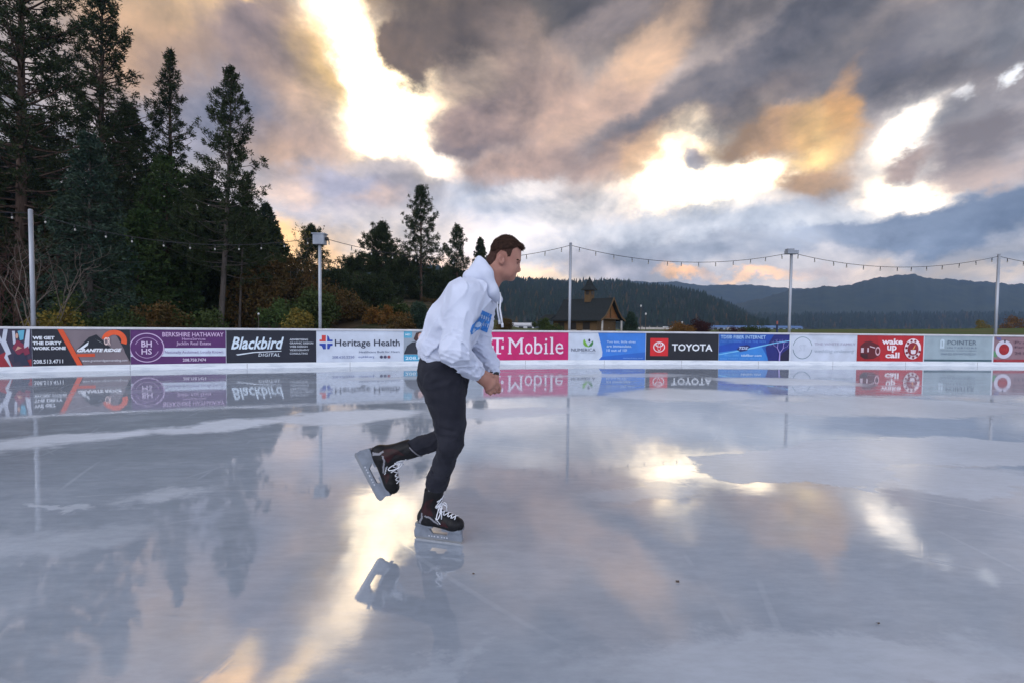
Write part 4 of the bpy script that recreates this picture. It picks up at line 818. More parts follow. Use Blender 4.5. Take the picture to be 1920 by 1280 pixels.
# skates
boot_m = mat('black_boot', (.006, .006, .008), .5, .22, (.010, .010, .012), 30, 3); red_m = mat('dark_red_panel', (.035, .006, .009), .5, .25, (.014, .005, .006), 25, 3); trim_m = mat('grey_trim', (.20, .20, .23), .5, .4)
hold_m = mat('holder_plastic', (.20, .225, .27), .4, .4, (.15, .17, .21), 30, 5); steel_m = mat('blade_steel', (.22, .23, .25), .3, .5, metal=.9); white_l = mat('white_lace', (.74, .76, .82), .8, .2); mark_m = mat('white_mark', (.48, .50, .55), .5, .3)
def skate(H, T, upref, shin, side, label):
    """H, T: heel and toe end of the blade"""
    H, T = Vector(H), Vector(T); fx = (T - H); ln = fx.length; fx.normalize(); up = Vector(upref); up = (up - fx * up.dot(fx)).normalized(); sy = up.cross(fx)          # sy points to the wearer's left
    s = ln / .262; W3 = lambda x, y, z: H + (fx * x + sy * y + up * z) * s
    root = bpy.data.objects.new('skate', None); C.objects.link(root); root.parent = man; root.matrix_parent_inverse = man.matrix_basis.inverted(); root.location = H; root['label'] = label; bpy.context.view_layer.update()
    A = np.array([tuple(fx), tuple(sy), tuple(up)]); Hn = np.array(H)
    sh = A @ (np.array(shin) - Hn) / s; an = np.array([.085, 0, .165]); sd_ = (sh - an); sd_ /= np.linalg.norm(sd_); cuff = an + sd_ * .115
    def boot(p):
        q = ((p - Hn) @ A.T) / s; c = lambda a, b, ra, rb, ys=1.0: cone(q, a, b, ra, rb, ys)
        d = UN([c((.052, 0, .118), (.075, 0, .125), .036, .040, 1.05), c((.085, 0, .112), (.215, 0, .100), .036, .034, .92), c((.212, 0, .101), (.245, 0, .098), .035, .027, .85), c((.105, 0, .135), (.165, 0, .118), .040, .036, 1.0)], .03)
        d = U(d, UN([c((.066, 0, .120), tuple(an), .040, .043), cone(q, an, cuff, .043, .047)], .02), .03)
        d = U(d, cone(q, an + np.array([.032, 0, .02]), cuff + np.array([.040, 0, .03]), .022, .020, .6), .012)    # tongue
        d = INT(d, .082 - .14 * 0 + np.clip(.012 - q[:, 0] * .1, -.01, .01) - q[:, 2], .006)
        ce = (q - cuff) @ sd_; d = np.where(np.linalg.norm(q - cuff, axis=1) < .09, INT(d, ce - .016 - 1.1 * (q[:, 0] - cuff[0]) * .35, .008), d)
        return (d + .0009 * np.sin(q[:, 0] * 190) * (q[:, 2] > .11)) * s
    cs = [W3(x, y, z) for x in (-.01, .29) for y in (-.06, .06) for z in (.06, .34)]
    b_ = sdf_mesh('boot', boot, np.min([tuple(c) for c in cs], 0), np.max([tuple(c) for c in cs], 0), .0042, boot_m, root)
    bv = BVHTree.FromPolygons([Vector(v.co) for v in b_.data.vertices], [tuple(p_.vertices) for p_ in b_.data.polygons])
    def decal(polys, m, off, name):
        q = MB()
        for sd in (-1, 1):
            for PL_ in polys:
                a = np.array(PL_, float); st = .0028
                for X in np.arange(a[:, 0].min(), a[:, 0].max(), st):
                    for Z in np.arange(a[:, 1].min(), a[:, 1].max(), st):
                        x, y = X + st / 2, Z + st / 2; c = False
                        for i in range(len(a)):
                            (ax_, ay), (bx_, by) = a[i - 1], a[i]
                            if (ay > y) != (by > y) and x < (bx_ - ax_) * (y - ay) / (by - ay) + ax_: c = not c
                        if c:
                            vs = []
                            for u, w in ((0, 0), (st, 0), (st, st), (0, st)):
                                h = bv.ray_cast(W3(X + u, sd * .12, Z + w), sy * -sd)
                                vs.append(h[0] + h[1] * off if h[0] is not None else None)
                            if None not in vs: q.add(vs, [(0, 1, 2, 3)] if sd < 0 else [(3, 2, 1, 0)])
        if q.v: q.build(name, m, root)
    cx, cz = cuff[0], cuff[2]
    decal([[(.05, .135), (.09, .150), (.12, .150), (.10, .20), (cx + .015, cz - .035), (cx - .025, cz - .05), (.055, .18)], [(.16, .100), (.205, .097), (.185, .125), (.165, .128)]], red_m, .0012, 'side_panel')
    decal([[(.035, .105), (.05, .10), (.066, .135), (.062, .16), (.055, .16), (.056, .135)], [(.07, .142), (.078, .150), (.10, .148), (.13, .125), (.15, .112), (.155, .106), (.148, .106), (.125, .118), (.097, .140)]], trim_m, .0022, 'trim')
    decal([[(.130 + .008 * k, .140 - .007 * k), (.135 + .008 * k, .138 - .007 * k), (.139 + .008 * k, .128 - .006 * k), (.134 + .008 * k, .129 - .006 * k)] for k in range(4)], mark_m, .003, 'mark')
    # holder with its window, and the steel runner
    def f(x, z, t_): return W3(x, t_, z)
    q = MB(); top = lambda x: .086 - .02 * 0 - .04 * max(0, x - .06) * .25
    q.prism([(-.002, .016), (.262, .014), (.268, .024), (.262, .040), (.262, .076), (.186, .080), (.192, .058), (.180, .036), (.100, .036), (.082, .060), (.086, .085), (.010, .090), (-.004, .040)], f, -.008, .008)
    q.prism([(.012, .078), (.106, .074), (.110, .090), (.012, .094)], f, -.030, .030); q.prism([(.160, .066), (.262, .064), (.268, .080), (.160, .086)], f, -.030, .030)
    q.build('blade_holder', hold_m, root)
    q = MB(); q.prism([(.000, .018), (-.006, .010), (.006, .000), (.250, .000), (.266, .008), (.270, .018)], f, -.0025, .0025); q.build('blade', steel_m, root)
    q = MB()
    for k, (x, w) in enumerate([(.078, .012), (.094, .010), (.108, .012), (.126, .016), (.150, .010), (.164, .010), (.178, .012)]):
        for sd in (-1, 1): q.prism([(x, .021), (x + w * .7, .021), (x + w * .6, .0275), (x + w * .1, .0275)], lambda a, z, t_: W3(a, sd * (.0084 + t_), z), 0, .0006)
    q.build('mark', mark_m, root)
    # laces: crossings up the front, then a bow
    q = MB(); path = [W3(.228, 0, .131), W3(.200, 0, .139), W3(.170, 0, .152), W3(.142, 0, .176), W3(*(an + np.array([.050, 0, .02]))), W3(*(cuff + np.array([.052, 0, -.05]) + sd_ * 0)), W3(*(cuff + np.array([.056, 0, -.015])))]
    def along(t_):
        t_ *= len(path) - 1; i = min(int(t_), len(path) - 2); return path[i].lerp(path[i + 1], t_ - i)
    def seat(pt, y):
        o = pt + (up * .05 + fx * .04) * s + sy * y * s; d = (-(up * .78 + fx * .62)).normalized(); h = bv.ray_cast(o, d); return h[0] + h[1] * .0025 if h[0] is not None else pt + sy * y * s
    for k in range(9):
        a, b2 = along(k / 9), along((k + .8) / 9)
        for sd in (-1, 1): q.tube([seat(a, -sd * .024), seat(a.lerp(b2, .5), 0), seat(b2, sd * .024)], .0026 * s, 6)
    tp = along(.80)
    for sd in (-1, 1):
        c0 = seat(tp, sd * .01); out_ = sy * sd; pts_ = []
        for k in range(13): a = 2 * math.pi * k / 12; pts_.append(c0 + (out_ * (.020 * (1 - math.cos(a))) + fx * (.010 + .012 * math.sin(a)) - up * (.028 * (1 - math.cos(a)) - .014 * math.sin(a))) * s)
        q.tube(pts_, .0026 * s, 6); q.tube([c0, c0 + (out_ * .016 + fx * .022 - up * .02) * s, c0 + (out_ * .022 + fx * .024 - up * .06) * s], .0030 * s, 6)
    q.build('lace', white_l, root, True)
    q = MB(); cf = [W3(*(cuff + np.array([.046 * math.cos(a) + .008, .046 * math.sin(a), 0]) + sd_ * (.012 + .016 * math.cos(a)))) for a in [2 * math.pi * k / 20 for k in range(21)]]; q.tube(cf, .0032 * s, 6, cap=False); q.build('collar_band', trim_m, root, True)
    return root
h0, t0 = at_z(779, 1007), at_z(866, 1018.5)
skate(h0, t0, (0, 0, 1), P(822, 868, -.06), 1, 'skate standing on the ice, with a white bow of laces')
skate(P(664, 852, .13), P(709, 938, .10), P(720, 860, .12) - P(664, 852, .13) + (P(709, 938, 0) - P(664, 852, 0)) * .0, P(790, 834, .115), -1, 'skate of the lifted leg, sole turned backwards')
# ------------------------------------------------------------------ ground, lake, hills
def HZ(px): return 610.5 + .01047 * (px - 960)          # the horizon's row at a photo column
def azpx(x, y): return 960 + F * x / max(y, 1e-3)
def ground_z(x, y):
    r = math.hypot(x, y); a = math.degrees(math.atan2(x, y))
    left = float(smooth(4, -12, a)) if a > -120 else 0.0
    left = float(np.interp(a, [-120, -100, -40, -30, -20, -12, -8, -3, 1, 180], [0, 9, 15, 12, 8.5, 7.5, 6.5, 3, 0, 0])) if a > -120 else 0
    z = -.06 + left * float(smooth(float(np.interp(a, [-40, -26, -18, 0], [46, 42, 28, 28])), float(np.interp(a, [-40, -26, -18], [120, 115, 100])), r))
    right = float(np.interp(a, [-2, 10, 22, 38, 60, 90], [.30, .35, .55, 1.25, 2.4, 3.4])); z += right * float(smooth(40, 140, r)) * float(smooth(-6, 2, a))
    if a > -4: z -= (z + 4) * float(smooth(150, 185, r)) * float(smooth(-4, -1, a))
    z += (.12 * math.sin(x * .21 + 1.3) * math.sin(y * .17) + .25 * math.sin(x * .05) * math.sin(y * .06 + 2)) * float(smooth(38, 60, r)) * (1 if a < 0 else .25)
    return z
rr_ = list(np.concatenate([np.linspace(0, 20, 6), np.geomspace(22, 260, 60), np.geomspace(300, 2900, 12)])); na = 300
gv, gf = [], []
for r_ in rr_:
    for k in range(na): a = 2 * math.pi * k / na; x, y = r_ * math.sin(a), r_ * math.cos(a); gv.append((x, y, ground_z(x, y)))
for i in range(len(rr_) - 1):
    for k in range(na): gf.append((i * na + k, i * na + (k + 1) % na, (i + 1) * na + (k + 1) % na, (i + 1) * na + k)[::-1])
gm = mat('grass_and_soil', (.050, .085, .016), .95, .1, (.085, .080, .030), .22, 9, bump=.5, bscale=9, contrast=(.40, .62))
_t = gm.node_tree; _b = _t.nodes['Principled BSDF']; _src = _b.inputs['Base Color'].links[0].from_socket          # drier, browner forest floor to the left
_tc = _t.nodes.new('ShaderNodeTexCoord'); _sx = _t.nodes.new('ShaderNodeSeparateXYZ'); _t.links.new(_tc.outputs['Object'], _sx.inputs[0])
_mr = _t.nodes.new('ShaderNodeMapRange'); _t.links.new(_sx.outputs[0], _mr.inputs[0]); _mr.inputs[1].default_value = 4; _mr.inputs[2].default_value = -10
_mx = _t.nodes.new('ShaderNodeMix'); _mx.data_type = 'RGBA'; _t.links.new(_mr.outputs[0], _mx.inputs[0]); _t.links.new(_src, _mx.inputs[6])
_n = _t.nodes.new('ShaderNodeTexNoise'); _n.inputs['Scale'].default_value = .5; _n.inputs['Detail'].default_value = 8; _t.links.new(_tc.outputs['Object'], _n.inputs['Vector'])
_rp = _t.nodes.new('ShaderNodeValToRGB'); _t.links.new(_n.outputs['Fac'], _rp.inputs[0]); _e = _rp.color_ramp.elements; _e[0].position = .38; _e[0].color = (.028, .034, .014, 1); _e[1].position = .62; _e[1].color = (.085, .060, .038, 1)
_t.links.new(_rp.outputs[0], _mx.inputs[7]); _t.links.new(_mx.outputs[2], _b.inputs['Base Color'])
q = MB(); q.add(gv, gf); tag(q.build('ground', gm, None, True), kind='structure')
lake_m = mat('lake_water', (.02, .035, .05), .12, .5, bump=.15, bscale=.8)
q = MB(); q.add([(-60, 120, -.6), (2800, 120, -.6), (2800, 2200, -.6), (-60, 2200, -.6)], [(0, 1, 2, 3)]); tag(q.build('lake', lake_m), kind='structure')

def ridge_mesh(name, prof, D0, D1, D2, m, nx=220, ny=26, rough=3.0, seed=1, kind='structure', jag=0):
    """a long hill: foot at D0, crest at D1 (seen as the photo's skyline), falling away to D2"""
    rs = random.Random(seed); ph = [(rs.uniform(0, 6), rs.uniform(.7, 1.3)) for _ in range(8)]
    xs = [p[0] for p in prof]; ys_ = [p[1] for p in prof]
    def hz(px, t_):
        a = math.atan2(px - 960, F); crest = (HZ(px) - np.interp(px, xs, ys_) + jag * (math.sin(px * .083 + seed) + .7 * math.sin(px * .19 + 2 * seed) + .5 * math.sin(px * .41 + seed) + .4 * math.sin(px * .97))) / F * D1 + HCAM
        up = math.sin(min(t_, 1) * math.pi / 2) ** .9 if t_ <= 1 else max(0, 1 - (t_ - 1) ** 1.5)
        D = D0 + (D1 - D0) * t_ if t_ <= 1 else D1 + (D2 - D1) * (t_ - 1)
        w = math.sin(min(t_, 1) * math.pi) if t_ <= 1 else 0
        n = sum(math.sin(px * .011 * (k + 1) * f + p + t_ * (3 + k)) / (k + 1) for k, (p, f) in enumerate(ph)) * rough * w
        return Vector(((px - 960) / F * D, D, max(-1.0, -1 + (crest + 1) * up + n)))
    vs = []; fs = []; px0, px1 = xs[0], xs[-1]
    for j in range(ny + 1):
        for i in range(nx + 1): vs.append(hz(px0 + (px1 - px0) * i / nx, 2 * j / ny))
    for j in range(ny):
        for i in range(nx): fs.append((j * (nx + 1) + i, j * (nx + 1) + i + 1, (j + 1) * (nx + 1) + i + 1, (j + 1) * (nx + 1) + i))
    q = MB(); q.add(vs, fs); o = q.build(name, m, None, True); tag(o, kind=kind); return hz
far_m = mat('distant_forest', (.018, .028, .026), .95, .05, (.035, .045, .032), .024, 8, bump=1.0, bscale=.06)
near_m = mat('forest_slope', (.015, .022, .014), .95, .05, (.03, .03, .016), .03, 8)
ridge_mesh('hills', [(500, 575), (900, 560), (1090, 545), (1130, 532), (1165, 526.5), (1200, 530), (1260, 530), (1330, 537), (1400, 536), (1440, 540), (1500, 546), (1600, 560), (1800, 575), (2200, 590)], 1700, 2300, 3000, far_m, nx=420, seed=3, rough=7, jag=.8)
ridge_mesh('hills', [(1200, 604), (1300, 590), (1400, 566), (1450, 552), (1480, 546), (1520, 543), (1560, 540), (1610, 533), (1640, 525), (1670, 519.5), (1710, 517), (1740, 523), (1780, 527), (1850, 530), (1920, 534), (2100, 545), (2500, 575), (3200, 590)], 1150, 1600, 2300, far_m, nx=520, seed=5, rough=6, jag=1.1)
NEARP = [(-400, 520), (300, 530), (560, 524), (640, 520), (720, 514), (800, 512), (900, 528), (950, 531), (1000, 534), (1100, 539), (1160, 543), (1200, 549), (1260, 554), (1310, 560), (1340, 568), (1370, 579), (1395, 593), (1420, 606), (1460, 612)]
fz = ridge_mesh('hills', NEARP, 520, 900, 1200, near_m, seed=8, rough=5)
SHORE = [(1250, 606), (1400, 598), (1500, 597), (1700, 596), (1920, 597), (2100, 594), (2500, 594), (3000, 596)]
sz = ridge_mesh('hills', SHORE, 900, 1100, 1500, near_m, seed=12, rough=2)
# the woods on those slopes: far too many trees to count, one mass
fol_d = mat('far_conifer', (.013, .022, .015), .95, .05, (.022, .034, .019), .05, 5); fol_b = mat('far_larch', (.085, .052, .018), .95, .05, (.055, .042, .016), .05, 5); fol_g = mat('far_grey_wood', (.05, .046, .036), .95, .05, (.035, .04, .028), .05, 5)
def cone_tree(rs, p, h, rad, out, outm, mi):
    n = 5; base = rs.uniform(0, 6)
    for k in range(4):
        z0 = h * (.12 + .21 * k); z1 = h * min(1, .12 + .21 * k + .36); r_ = rad * (1 - .22 * k) * rs.uniform(.8, 1.15)
        for j in range(n):
            a, b = base + k + 6.283 * j / n, base + k + 6.283 * (j + 1) / n; w = rs.uniform(.75, 1.2)
            out.append([(p.x + r_ * w * math.cos(a), p.y + r_ * w * math.sin(a), p.z + z0 - .05 * h * rs.random()), (p.x + r_ * math.cos(b), p.y + r_ * math.sin(b), p.z + z0), (p.x, p.y, p.z + z1)]); outm.append(mi)
def wood(name, hz, px0, px1, n, hmin, hmax, tmin_, tmax_, seed, gold):
    rs = random.Random(seed); out = []; om = []
    for i in range(n):
        px = rs.uniform(px0, px1); t_ = tmax_ - (tmax_ - tmin_) * rs.random() ** 1.2; p = hz(px, t_)
        if p.z < -.5 and t_ > .3: continue
        u = rs.random(); mi = 1 if u < gold else (2 if u < gold * 1.8 else 0); h = rs.uniform(hmin, hmax) * (.8 if mi else 1) * (1.25 if rs.random() < .06 else 1)
        cone_tree(rs, p - Vector((0, 0, 1)), h, h * rs.uniform(.16, .24) * (1.3 if mi else 1), out, om, mi)
    tag(tri_mesh(name, np.array(out), [fol_d, fol_b, fol_g], None, om), kind='stuff')
wood('forest', fz, 480, 1440, 7500, 7.5, 15, .02, 1.03, 4, .10)
wood('forest', sz, 1280, 2500, 3600, 10, 19, .02, 1.05, 6, .07)

# ------------------------------------------------------------------ trees
bark = mat('pine_bark', (.065, .042, .032), .9, .1, (.11, .075, .058), 9, 6, bump=.6, bscale=25, stretch=(1, 1, .25))
bark_g = mat('grey_bark', (.075, .062, .055), .9, .1, (.11, .095, .085), 9, 6, bump=.4, bscale=25, stretch=(1, 1, .25))
def leafmat(name, c, c2, ns=.7):
    m = mat(name, c, .7, .12, c2, ns, 4); return m
pine_l = leafmat('pine_needles', (.018, .031, .013), (.040, .052, .020)); pine_y = leafmat('sunlit_pine_needles', (.045, .05, .018), (.08, .07, .026))
spruce_l = leafmat('spruce_needles', (.024, .048, .034), (.045, .070, .046)); cedar_l = leafmat('cedar_foliage', (.030, .060, .018), (.060, .090, .028))
gold_l = leafmat('golden_leaves', (.19, .13, .025), (.10, .095, .024), 4); brown_l = leafmat('rusty_leaves', (.10, .055, .018), (.055, .045, .016), 1.5); green_l = leafmat('shrub_leaves', (.03, .05, .015), (.05, .065, .02), 2); red_l = leafmat('dark_red_leaves', (.045, .015, .014), (.03, .012, .012), 2); orange_l = leafmat('orange_leaves', (.17, .075, .018), (.10, .06, .016), 2)
def tufts(cen, dirs, k, ln, wd, rs, spread=.75, jit=0):
    """k needles (thin triangles) fanning out at every centre"""
    n = len(cen); c = np.repeat(cen, k, 0); c = c + rs.normal(size=c.shape) * jit; d = np.repeat(dirs, k, 0) + rs.normal(size=(n * k, 3)) * spread; d /= np.linalg.norm(d, axis=1)[:, None] + 1e-9
    s = np.cross(d, rs.normal(size=(n * k, 3))); s /= np.linalg.norm(s, axis=1)[:, None] + 1e-9
    l = ln * rs.uniform(.6, 1.2, (n * k, 1)); w = wd * rs.uniform(.6, 1.3, (n * k, 1)); e = c + d * l
    mid = c + d * l * .55
    return np.stack([c, mid + s * w, e, c, e, mid - s * w], 1).reshape(-1, 3)
def conifer(label, px, top, Y, R_, bf, seed, leaf=None, nb=110, dens=3.2, style='pine', tuft=.36, k=9, name='pine_tree', group=None, lean=0, toppx=None, tr=None, barkm=None, power=.8, base=None):
    rs = np.random.RandomState(seed); leaf = leaf or pine_l
    b0 = at_depth(px, HZ(px), Y); gz = ground_z(b0.x, Y) - .2; B0 = np.array([b0.x, Y, gz]); T = at_depth(px if toppx is None else toppx, top, Y); H = T.z - gz; B1 = np.array([T.x, Y + lean, T.z])
    o = empty(name, B0, label, 'tree', group); tr = tr or H * .0125
    bend = np.array([rs.uniform(-.3, .3), rs.uniform(-.3, .3), 0]) * H * .02
    axis = lambda t_: B0 + (B1 - B0) * t_ + bend * math.sin(t_ * 3.14)
    q = MB(); q.tube([axis(t_) for t_ in np.linspace(0, 1, 12)], [tr * ((1 - t_) ** .8) + .015 for t_ in np.linspace(0, 1, 12)], 9)
    cen = []; dr = []
    for i in range(nb):
        t_ = bf + (1 - bf) * ((i + rs.rand()) / nb) ** .92; u = (1 - t_) / (1 - bf); a = i * 2.39996 + rs.uniform(-.5, .5)
        if style == 'pine': L_ = R_ * (u ** power * (.55 + .45 * min(1, (t_ - bf) / (1 - bf) * 5 + .55)) + .05) * rs.uniform(.42, 1.22); pit = R(-14 + 62 * (1 - u) ** 1.3) + rs.uniform(-.22, .22); curl = .32
        else: L_ = R_ * (u ** power + .03) * rs.uniform(.72, 1.12); pit = R(-26 + 60 * (1 - u) ** 2) + rs.uniform(-.12, .12); curl = .20
        c0 = axis(t_); h = np.array([math.cos(a), math.sin(a), 0]); side = np.array([-h[1], h[0], 0]); np_ = 5
        pt = lambda s: c0 + (h * math.cos(pit) + np.array([0, 0, math.sin(pit)])) * L_ * s + np.array([0, 0, curl * L_ * s * s])
        q.tube([pt(s) for s in np.linspace(0, 1, np_)], [max(.012, tr * .22 * (1 - s * .8) * min(1, L_ / R_ + .3)) for s in np.linspace(0, 1, np_)], 4, cap=False)
        nt_ = int(dens * L_) + 3
        s = rs.uniform(.28 if style == 'pine' else .12, 1.02, nt_) ** (.75); lat = rs.normal(size=nt_) * .20 * L_ * (1.15 - s) + rs.normal(size=nt_) * .12; up = rs.normal(size=nt_) * (.12 + .03 * L_)
        base_ = np.array([pt(x) for x in s]); cen.append(base_ + side * lat[:, None] + np.array([0, 0, 1]) * up[:, None])
        dd = h * .8 + side * np.sign(lat)[:, None] * .5 + np.array([0, 0, .55 if style == 'pine' else -.1]); dr.append(dd)
    cen = np.concatenate(cen); dr = np.concatenate(dr)
    tip = np.array([axis(1 - .02 * j) for j in range(8)]); cen = np.concatenate([cen, tip]); dr = np.concatenate([dr, np.tile([0, 0, 1.], (8, 1))])
    q.build('trunk', barkm or bark, o, True)
    if style == 'pine':
        keep = rs.rand(len(cen)) < .50; keep[-8:] = True
        tri_mesh('crown', tufts(cen[keep], dr[keep], int(k * 2.7), tuft * .78, tuft * .10, rs, 1.0, tuft * .27), leaf, o)
    else: tri_mesh('crown', tufts(cen, dr, k, tuft, tuft * .16, rs), leaf, o)
    return o
PG = 'tall pines on the left bank'
conifer('huge dark pine at the far left edge, its top cut off by the frame', 38, -190, 33, 5.6, .12, 1, nb=250, dens=7.0, group=PG, tuft=.36, k=11, power=.5)
conifer('second tall pine from the left, narrow crown reaching the top of the picture', 196, -40, 42, 4.9, .30, 2, nb=165, dens=5.6, group=PG, toppx=192, tuft=.40, k=11, power=.72)
conifer('slim pine with a pointed top between the tallest pine and the free standing one', 318, 97, 46, 3.5, .22, 3, nb=125, dens=6.2, group=PG, tuft=.40, k=11, power=.85)
conifer('free standing pine with a bare leaning trunk, rightmost of the tall left group', 412, 134, 37, 4.3, .24, 4, nb=140, dens=6.4, group=PG, toppx=434, tuft=.34, k=11, power=.85, barkm=bark_g, tr=.22)
conifer('thin bare trunk with a small crown close beside the leaning pine', 448, 330, 38, 2.2, .40, 41, nb=60, dens=6, toppx=464, tuft=.34, barkm=bark_g, tr=.10)
SG = 'dark conifers under the tall pines'
conifer('blue green spruce standing in front of the tall pines', 168, 255, 29, 3.3, .14, 5, spruce_l, 170, 8, 'spruce', .24, 11, 'spruce_tree', SG, power=.75, barkm=bark_g)
conifer('lighter green cedar filling the gap left of the leaning pine', 312, 300, 38, 3.7, .10, 6, cedar_l, 190, 8, 'spruce', .28, 11, 'cedar_tree', SG, power=.55)
conifer('broad dark spruce deep in shade at the far left', 62, 230, 46, 6.0, .05, 7, pine_l, 180, 7, 'spruce', .40, 10, 'spruce_tree', SG, power=.55)
conifer('dark spruce half hidden behind the blue green one', 240, 200, 50, 4.8, .08, 8, pine_l, 180, 7, 'spruce', .42, 10, 'spruce_tree', SG, power=.6)
conifer('low dark spruce at the foot of the leaning pine', 380, 330, 44, 3.9, .04, 9, pine_l, 160, 7, 'spruce', .40, 10, 'spruce_tree', SG, power=.5)
conifer('dark young spruce in the shade between the two left posts', 118, 380, 34, 3.4, .04, 10, pine_l, 140, 8, 'spruce', .30, 10, 'spruce_tree', SG, power=.6)
conifer('dark young cedar right of the blue green spruce', 262, 400, 35, 3.2, .04, 11, cedar_l, 140, 8, 'spruce', .30, 10, 'cedar_tree', SG, power=.55)
conifer('dark drooping spruce at the very left behind bare brush', -20, 300, 34, 4.6, .04, 12, pine_l, 160, 8, 'spruce', .32, 10, 'spruce_tree', SG, power=.55)
conifer('dark bushy cedar behind the foot of the leaning pine', 462, 395, 46, 3.4, .05, 13, pine_l, 140, 7, 'spruce', .4, 10, 'cedar_tree', SG, power=.5)
conifer('black green spruce filling the shade left of the leaning trunk', 345, 400, 42, 3.6, .02, 14, pine_l, 150, 7, 'spruce', .38, 10, 'spruce_tree', SG, power=.45)
conifer('black green spruce directly behind the blue green one', 200, 380, 44, 4.2, .02, 15, pine_l, 150, 7, 'spruce', .38, 10, 'spruce_tree', SG, power=.45)
conifer('black green spruce behind the first post', 20, 400, 44, 4.6, .02, 16, pine_l, 150, 7, 'spruce', .38, 10, 'spruce_tree', SG, power=.45)
MG = 'pines on the open slope behind the skater'
conifer('small dark pine right behind the boxed light post', 586, 428, 62, 3.3, .06, 21, pine_l, 110, 6.6, group=MG, tuft=.42, k=11, power=.6)
conifer('broad young pine left of the tall bare trunked one', 716, 428, 66, 5.2, .06, 22, pine_l, 170, 6.6, group=MG, tuft=.42, k=12, power=.7)
conifer('tall open pine with a thin bare trunk, highest near the skater', 789, 352, 70, 4.0, .26, 23, pine_l, 130, 4.6, group=MG, tuft=.42, k=10, power=.7)
conifer('slim pine between the tall open pine and the skater', 856, 425, 88, 4.2, .20, 24, pine_l, 100, 4.6, group=MG, tuft=.5, k=10, power=.8)
conifer('dark pointed pine partly behind the skater\'s head', 901, 448, 92, 3.6, .08, 25, pine_l, 110, 7, 'spruce', .5, 10, group=MG)
conifer('short dark shrubby pine low on the slope', 664, 492, 74, 3.6, .02, 26, pine_l, 110, 6.5, group=MG, tuft=.46, power=.5)
conifer('wide dark pine low on the slope between two taller pines', 752, 500, 72, 5.0, .02, 36, pine_l, 130, 6.5, group=MG, tuft=.46, power=.45)
conifer('round little fir just above the boards, left of the skater', 786, 572, 40, 1.35, .02, 27, spruce_l, 130, 18, 'spruce', .17, 9, 'fir_tree', power=.5)
conifer('dark fir behind the skater, beside his back', 845, 505, 96, 4.4, .04, 28, pine_l, 110, 6, 'spruce', .5, 9, 'fir_tree', power=.6)
conifer('narrow fir at the right corner of the log chalet', 1183, 588, 63, 1.5, .02, 29, spruce_l, 80, 11, 'spruce', .26, 8, 'fir_tree', power=.7)
conifer('dark young pine on the slope close to the skater\'s back', 822, 520, 84, 4.4, .03, 37, pine_l, 120, 6.5, group=MG, tuft=.46, power=.5)
conifer('low bushy pine just right of the boxed light post', 634, 520, 60, 3.2, .02, 38, pine_l, 110, 6.5, group=MG, tuft=.42, power=.45)
conifer('low spreading pine in front of the broad young one', 700, 535, 54, 3.6, .02, 39, pine_l, 120, 6.5, group=MG, tuft=.40, power=.4)
# the wood behind them, one dark mass
rsf = np.random.RandomState(77); allc = []
for k in range(46):
    px = rsf.uniform(-420, 515); Y = rsf.uniform(58, 85); b0 = at_depth(px, HZ(px), Y); gz = ground_z(b0.x, Y); h = rsf.uniform(9, 17) * (.8 if px > 380 else 1); R0 = rsf.uniform(3.2, 4.6)
    n = 900; u = rsf.rand(n) ** .8; a = rsf.uniform(0, 6.283, n); rad = R0 * (1 - u) ** .7 * rsf.uniform(.3, 1.1, n); c = np.stack([b0.x + rad * np.cos(a), Y + rad * np.sin(a), gz + .3 + u * h], 1); dd = np.stack([np.cos(a), np.sin(a), np.full(n, -.1)], 1); allc.append(tufts(c, dd, 6, .75, .12, rsf))
tag(tri_mesh('forest', np.concatenate(allc), pine_l), kind='stuff')

def branchy(q, rs, p, d, l, r_, depth, up=.25, tips=None):
    pts = [np.array(p)]; dd = np.array(d, float)
    for k in range(4): dd = dd + rs.normal(size=3) * .12 + np.array([0, 0, up * .12]); dd /= np.linalg.norm(dd); pts.append(pts[-1] + dd * l / 4)
    q.tube(pts, [r_ * (1 - .12 * k) for k in range(5)], 5 if depth > 1 else 4, cap=False)
    if tips is not None: tips += pts[2:]
    if depth:
        for k in range(rs.randint(2, 4)): s = pts[rs.randint(2, 5)]; n_ = dd + rs.normal(size=3) * .42; branchy(q, rs, s, n_ / np.linalg.norm(n_), l * rs.uniform(.5, .75), r_ * .55, depth - 1, up, tips)
def bare(label, px, Y, h, n, seed, m, leaf=None, ln=.12, name='bare_shrub', cat='shrub', depth=3, spread=.3, r0=.022, k=2, group=None):
    rs = np.random.RandomState(seed); b0 = at_depth(px, HZ(px), Y); p = np.array([b0.x, Y, ground_z(b0.x, Y) - .1]); o = empty(name, p, label, cat, group); q = MB(); tips = []
    for i in range(n): d = np.array([rs.normal() * spread, rs.normal() * spread, 1.0]); branchy(q, rs, p + np.array([rs.normal() * .25, rs.normal() * .25, 0]), d / np.linalg.norm(d), h * rs.uniform(.5, .62), r0, depth, .3, tips)
    q.build('stem', m, o)
    if leaf is not None:
        c = np.array(tips); c = c + rs.normal(size=c.shape) * .12; tri_mesh('foliage', tufts(c, rs.normal(size=c.shape), k, ln, ln * .32, rs, 1.0), leaf, o)
    return o
twig = mat('red_twigs', (.075, .035, .030), .8, .1, (.05, .03, .025), 20, 3); pale_twig = mat('pale_stems', (.17, .14, .12), .8, .1, (.11, .09, .08), 20, 3)
bare('bare reddish brush at the left edge behind the first post', 12, 19, 5.2, 9, 31, twig, spread=.26, depth=4, r0=.02)
bare('leafless shrub with pale arching stems right of the first post', 74, 17.5, 4.2, 5, 32, pale_twig, spread=.20, depth=3, r0=.026)
bare('second clump of bare reddish brush under the dark pines', -50, 22, 6, 9, 33, twig, spread=.26, depth=4, r0=.022)
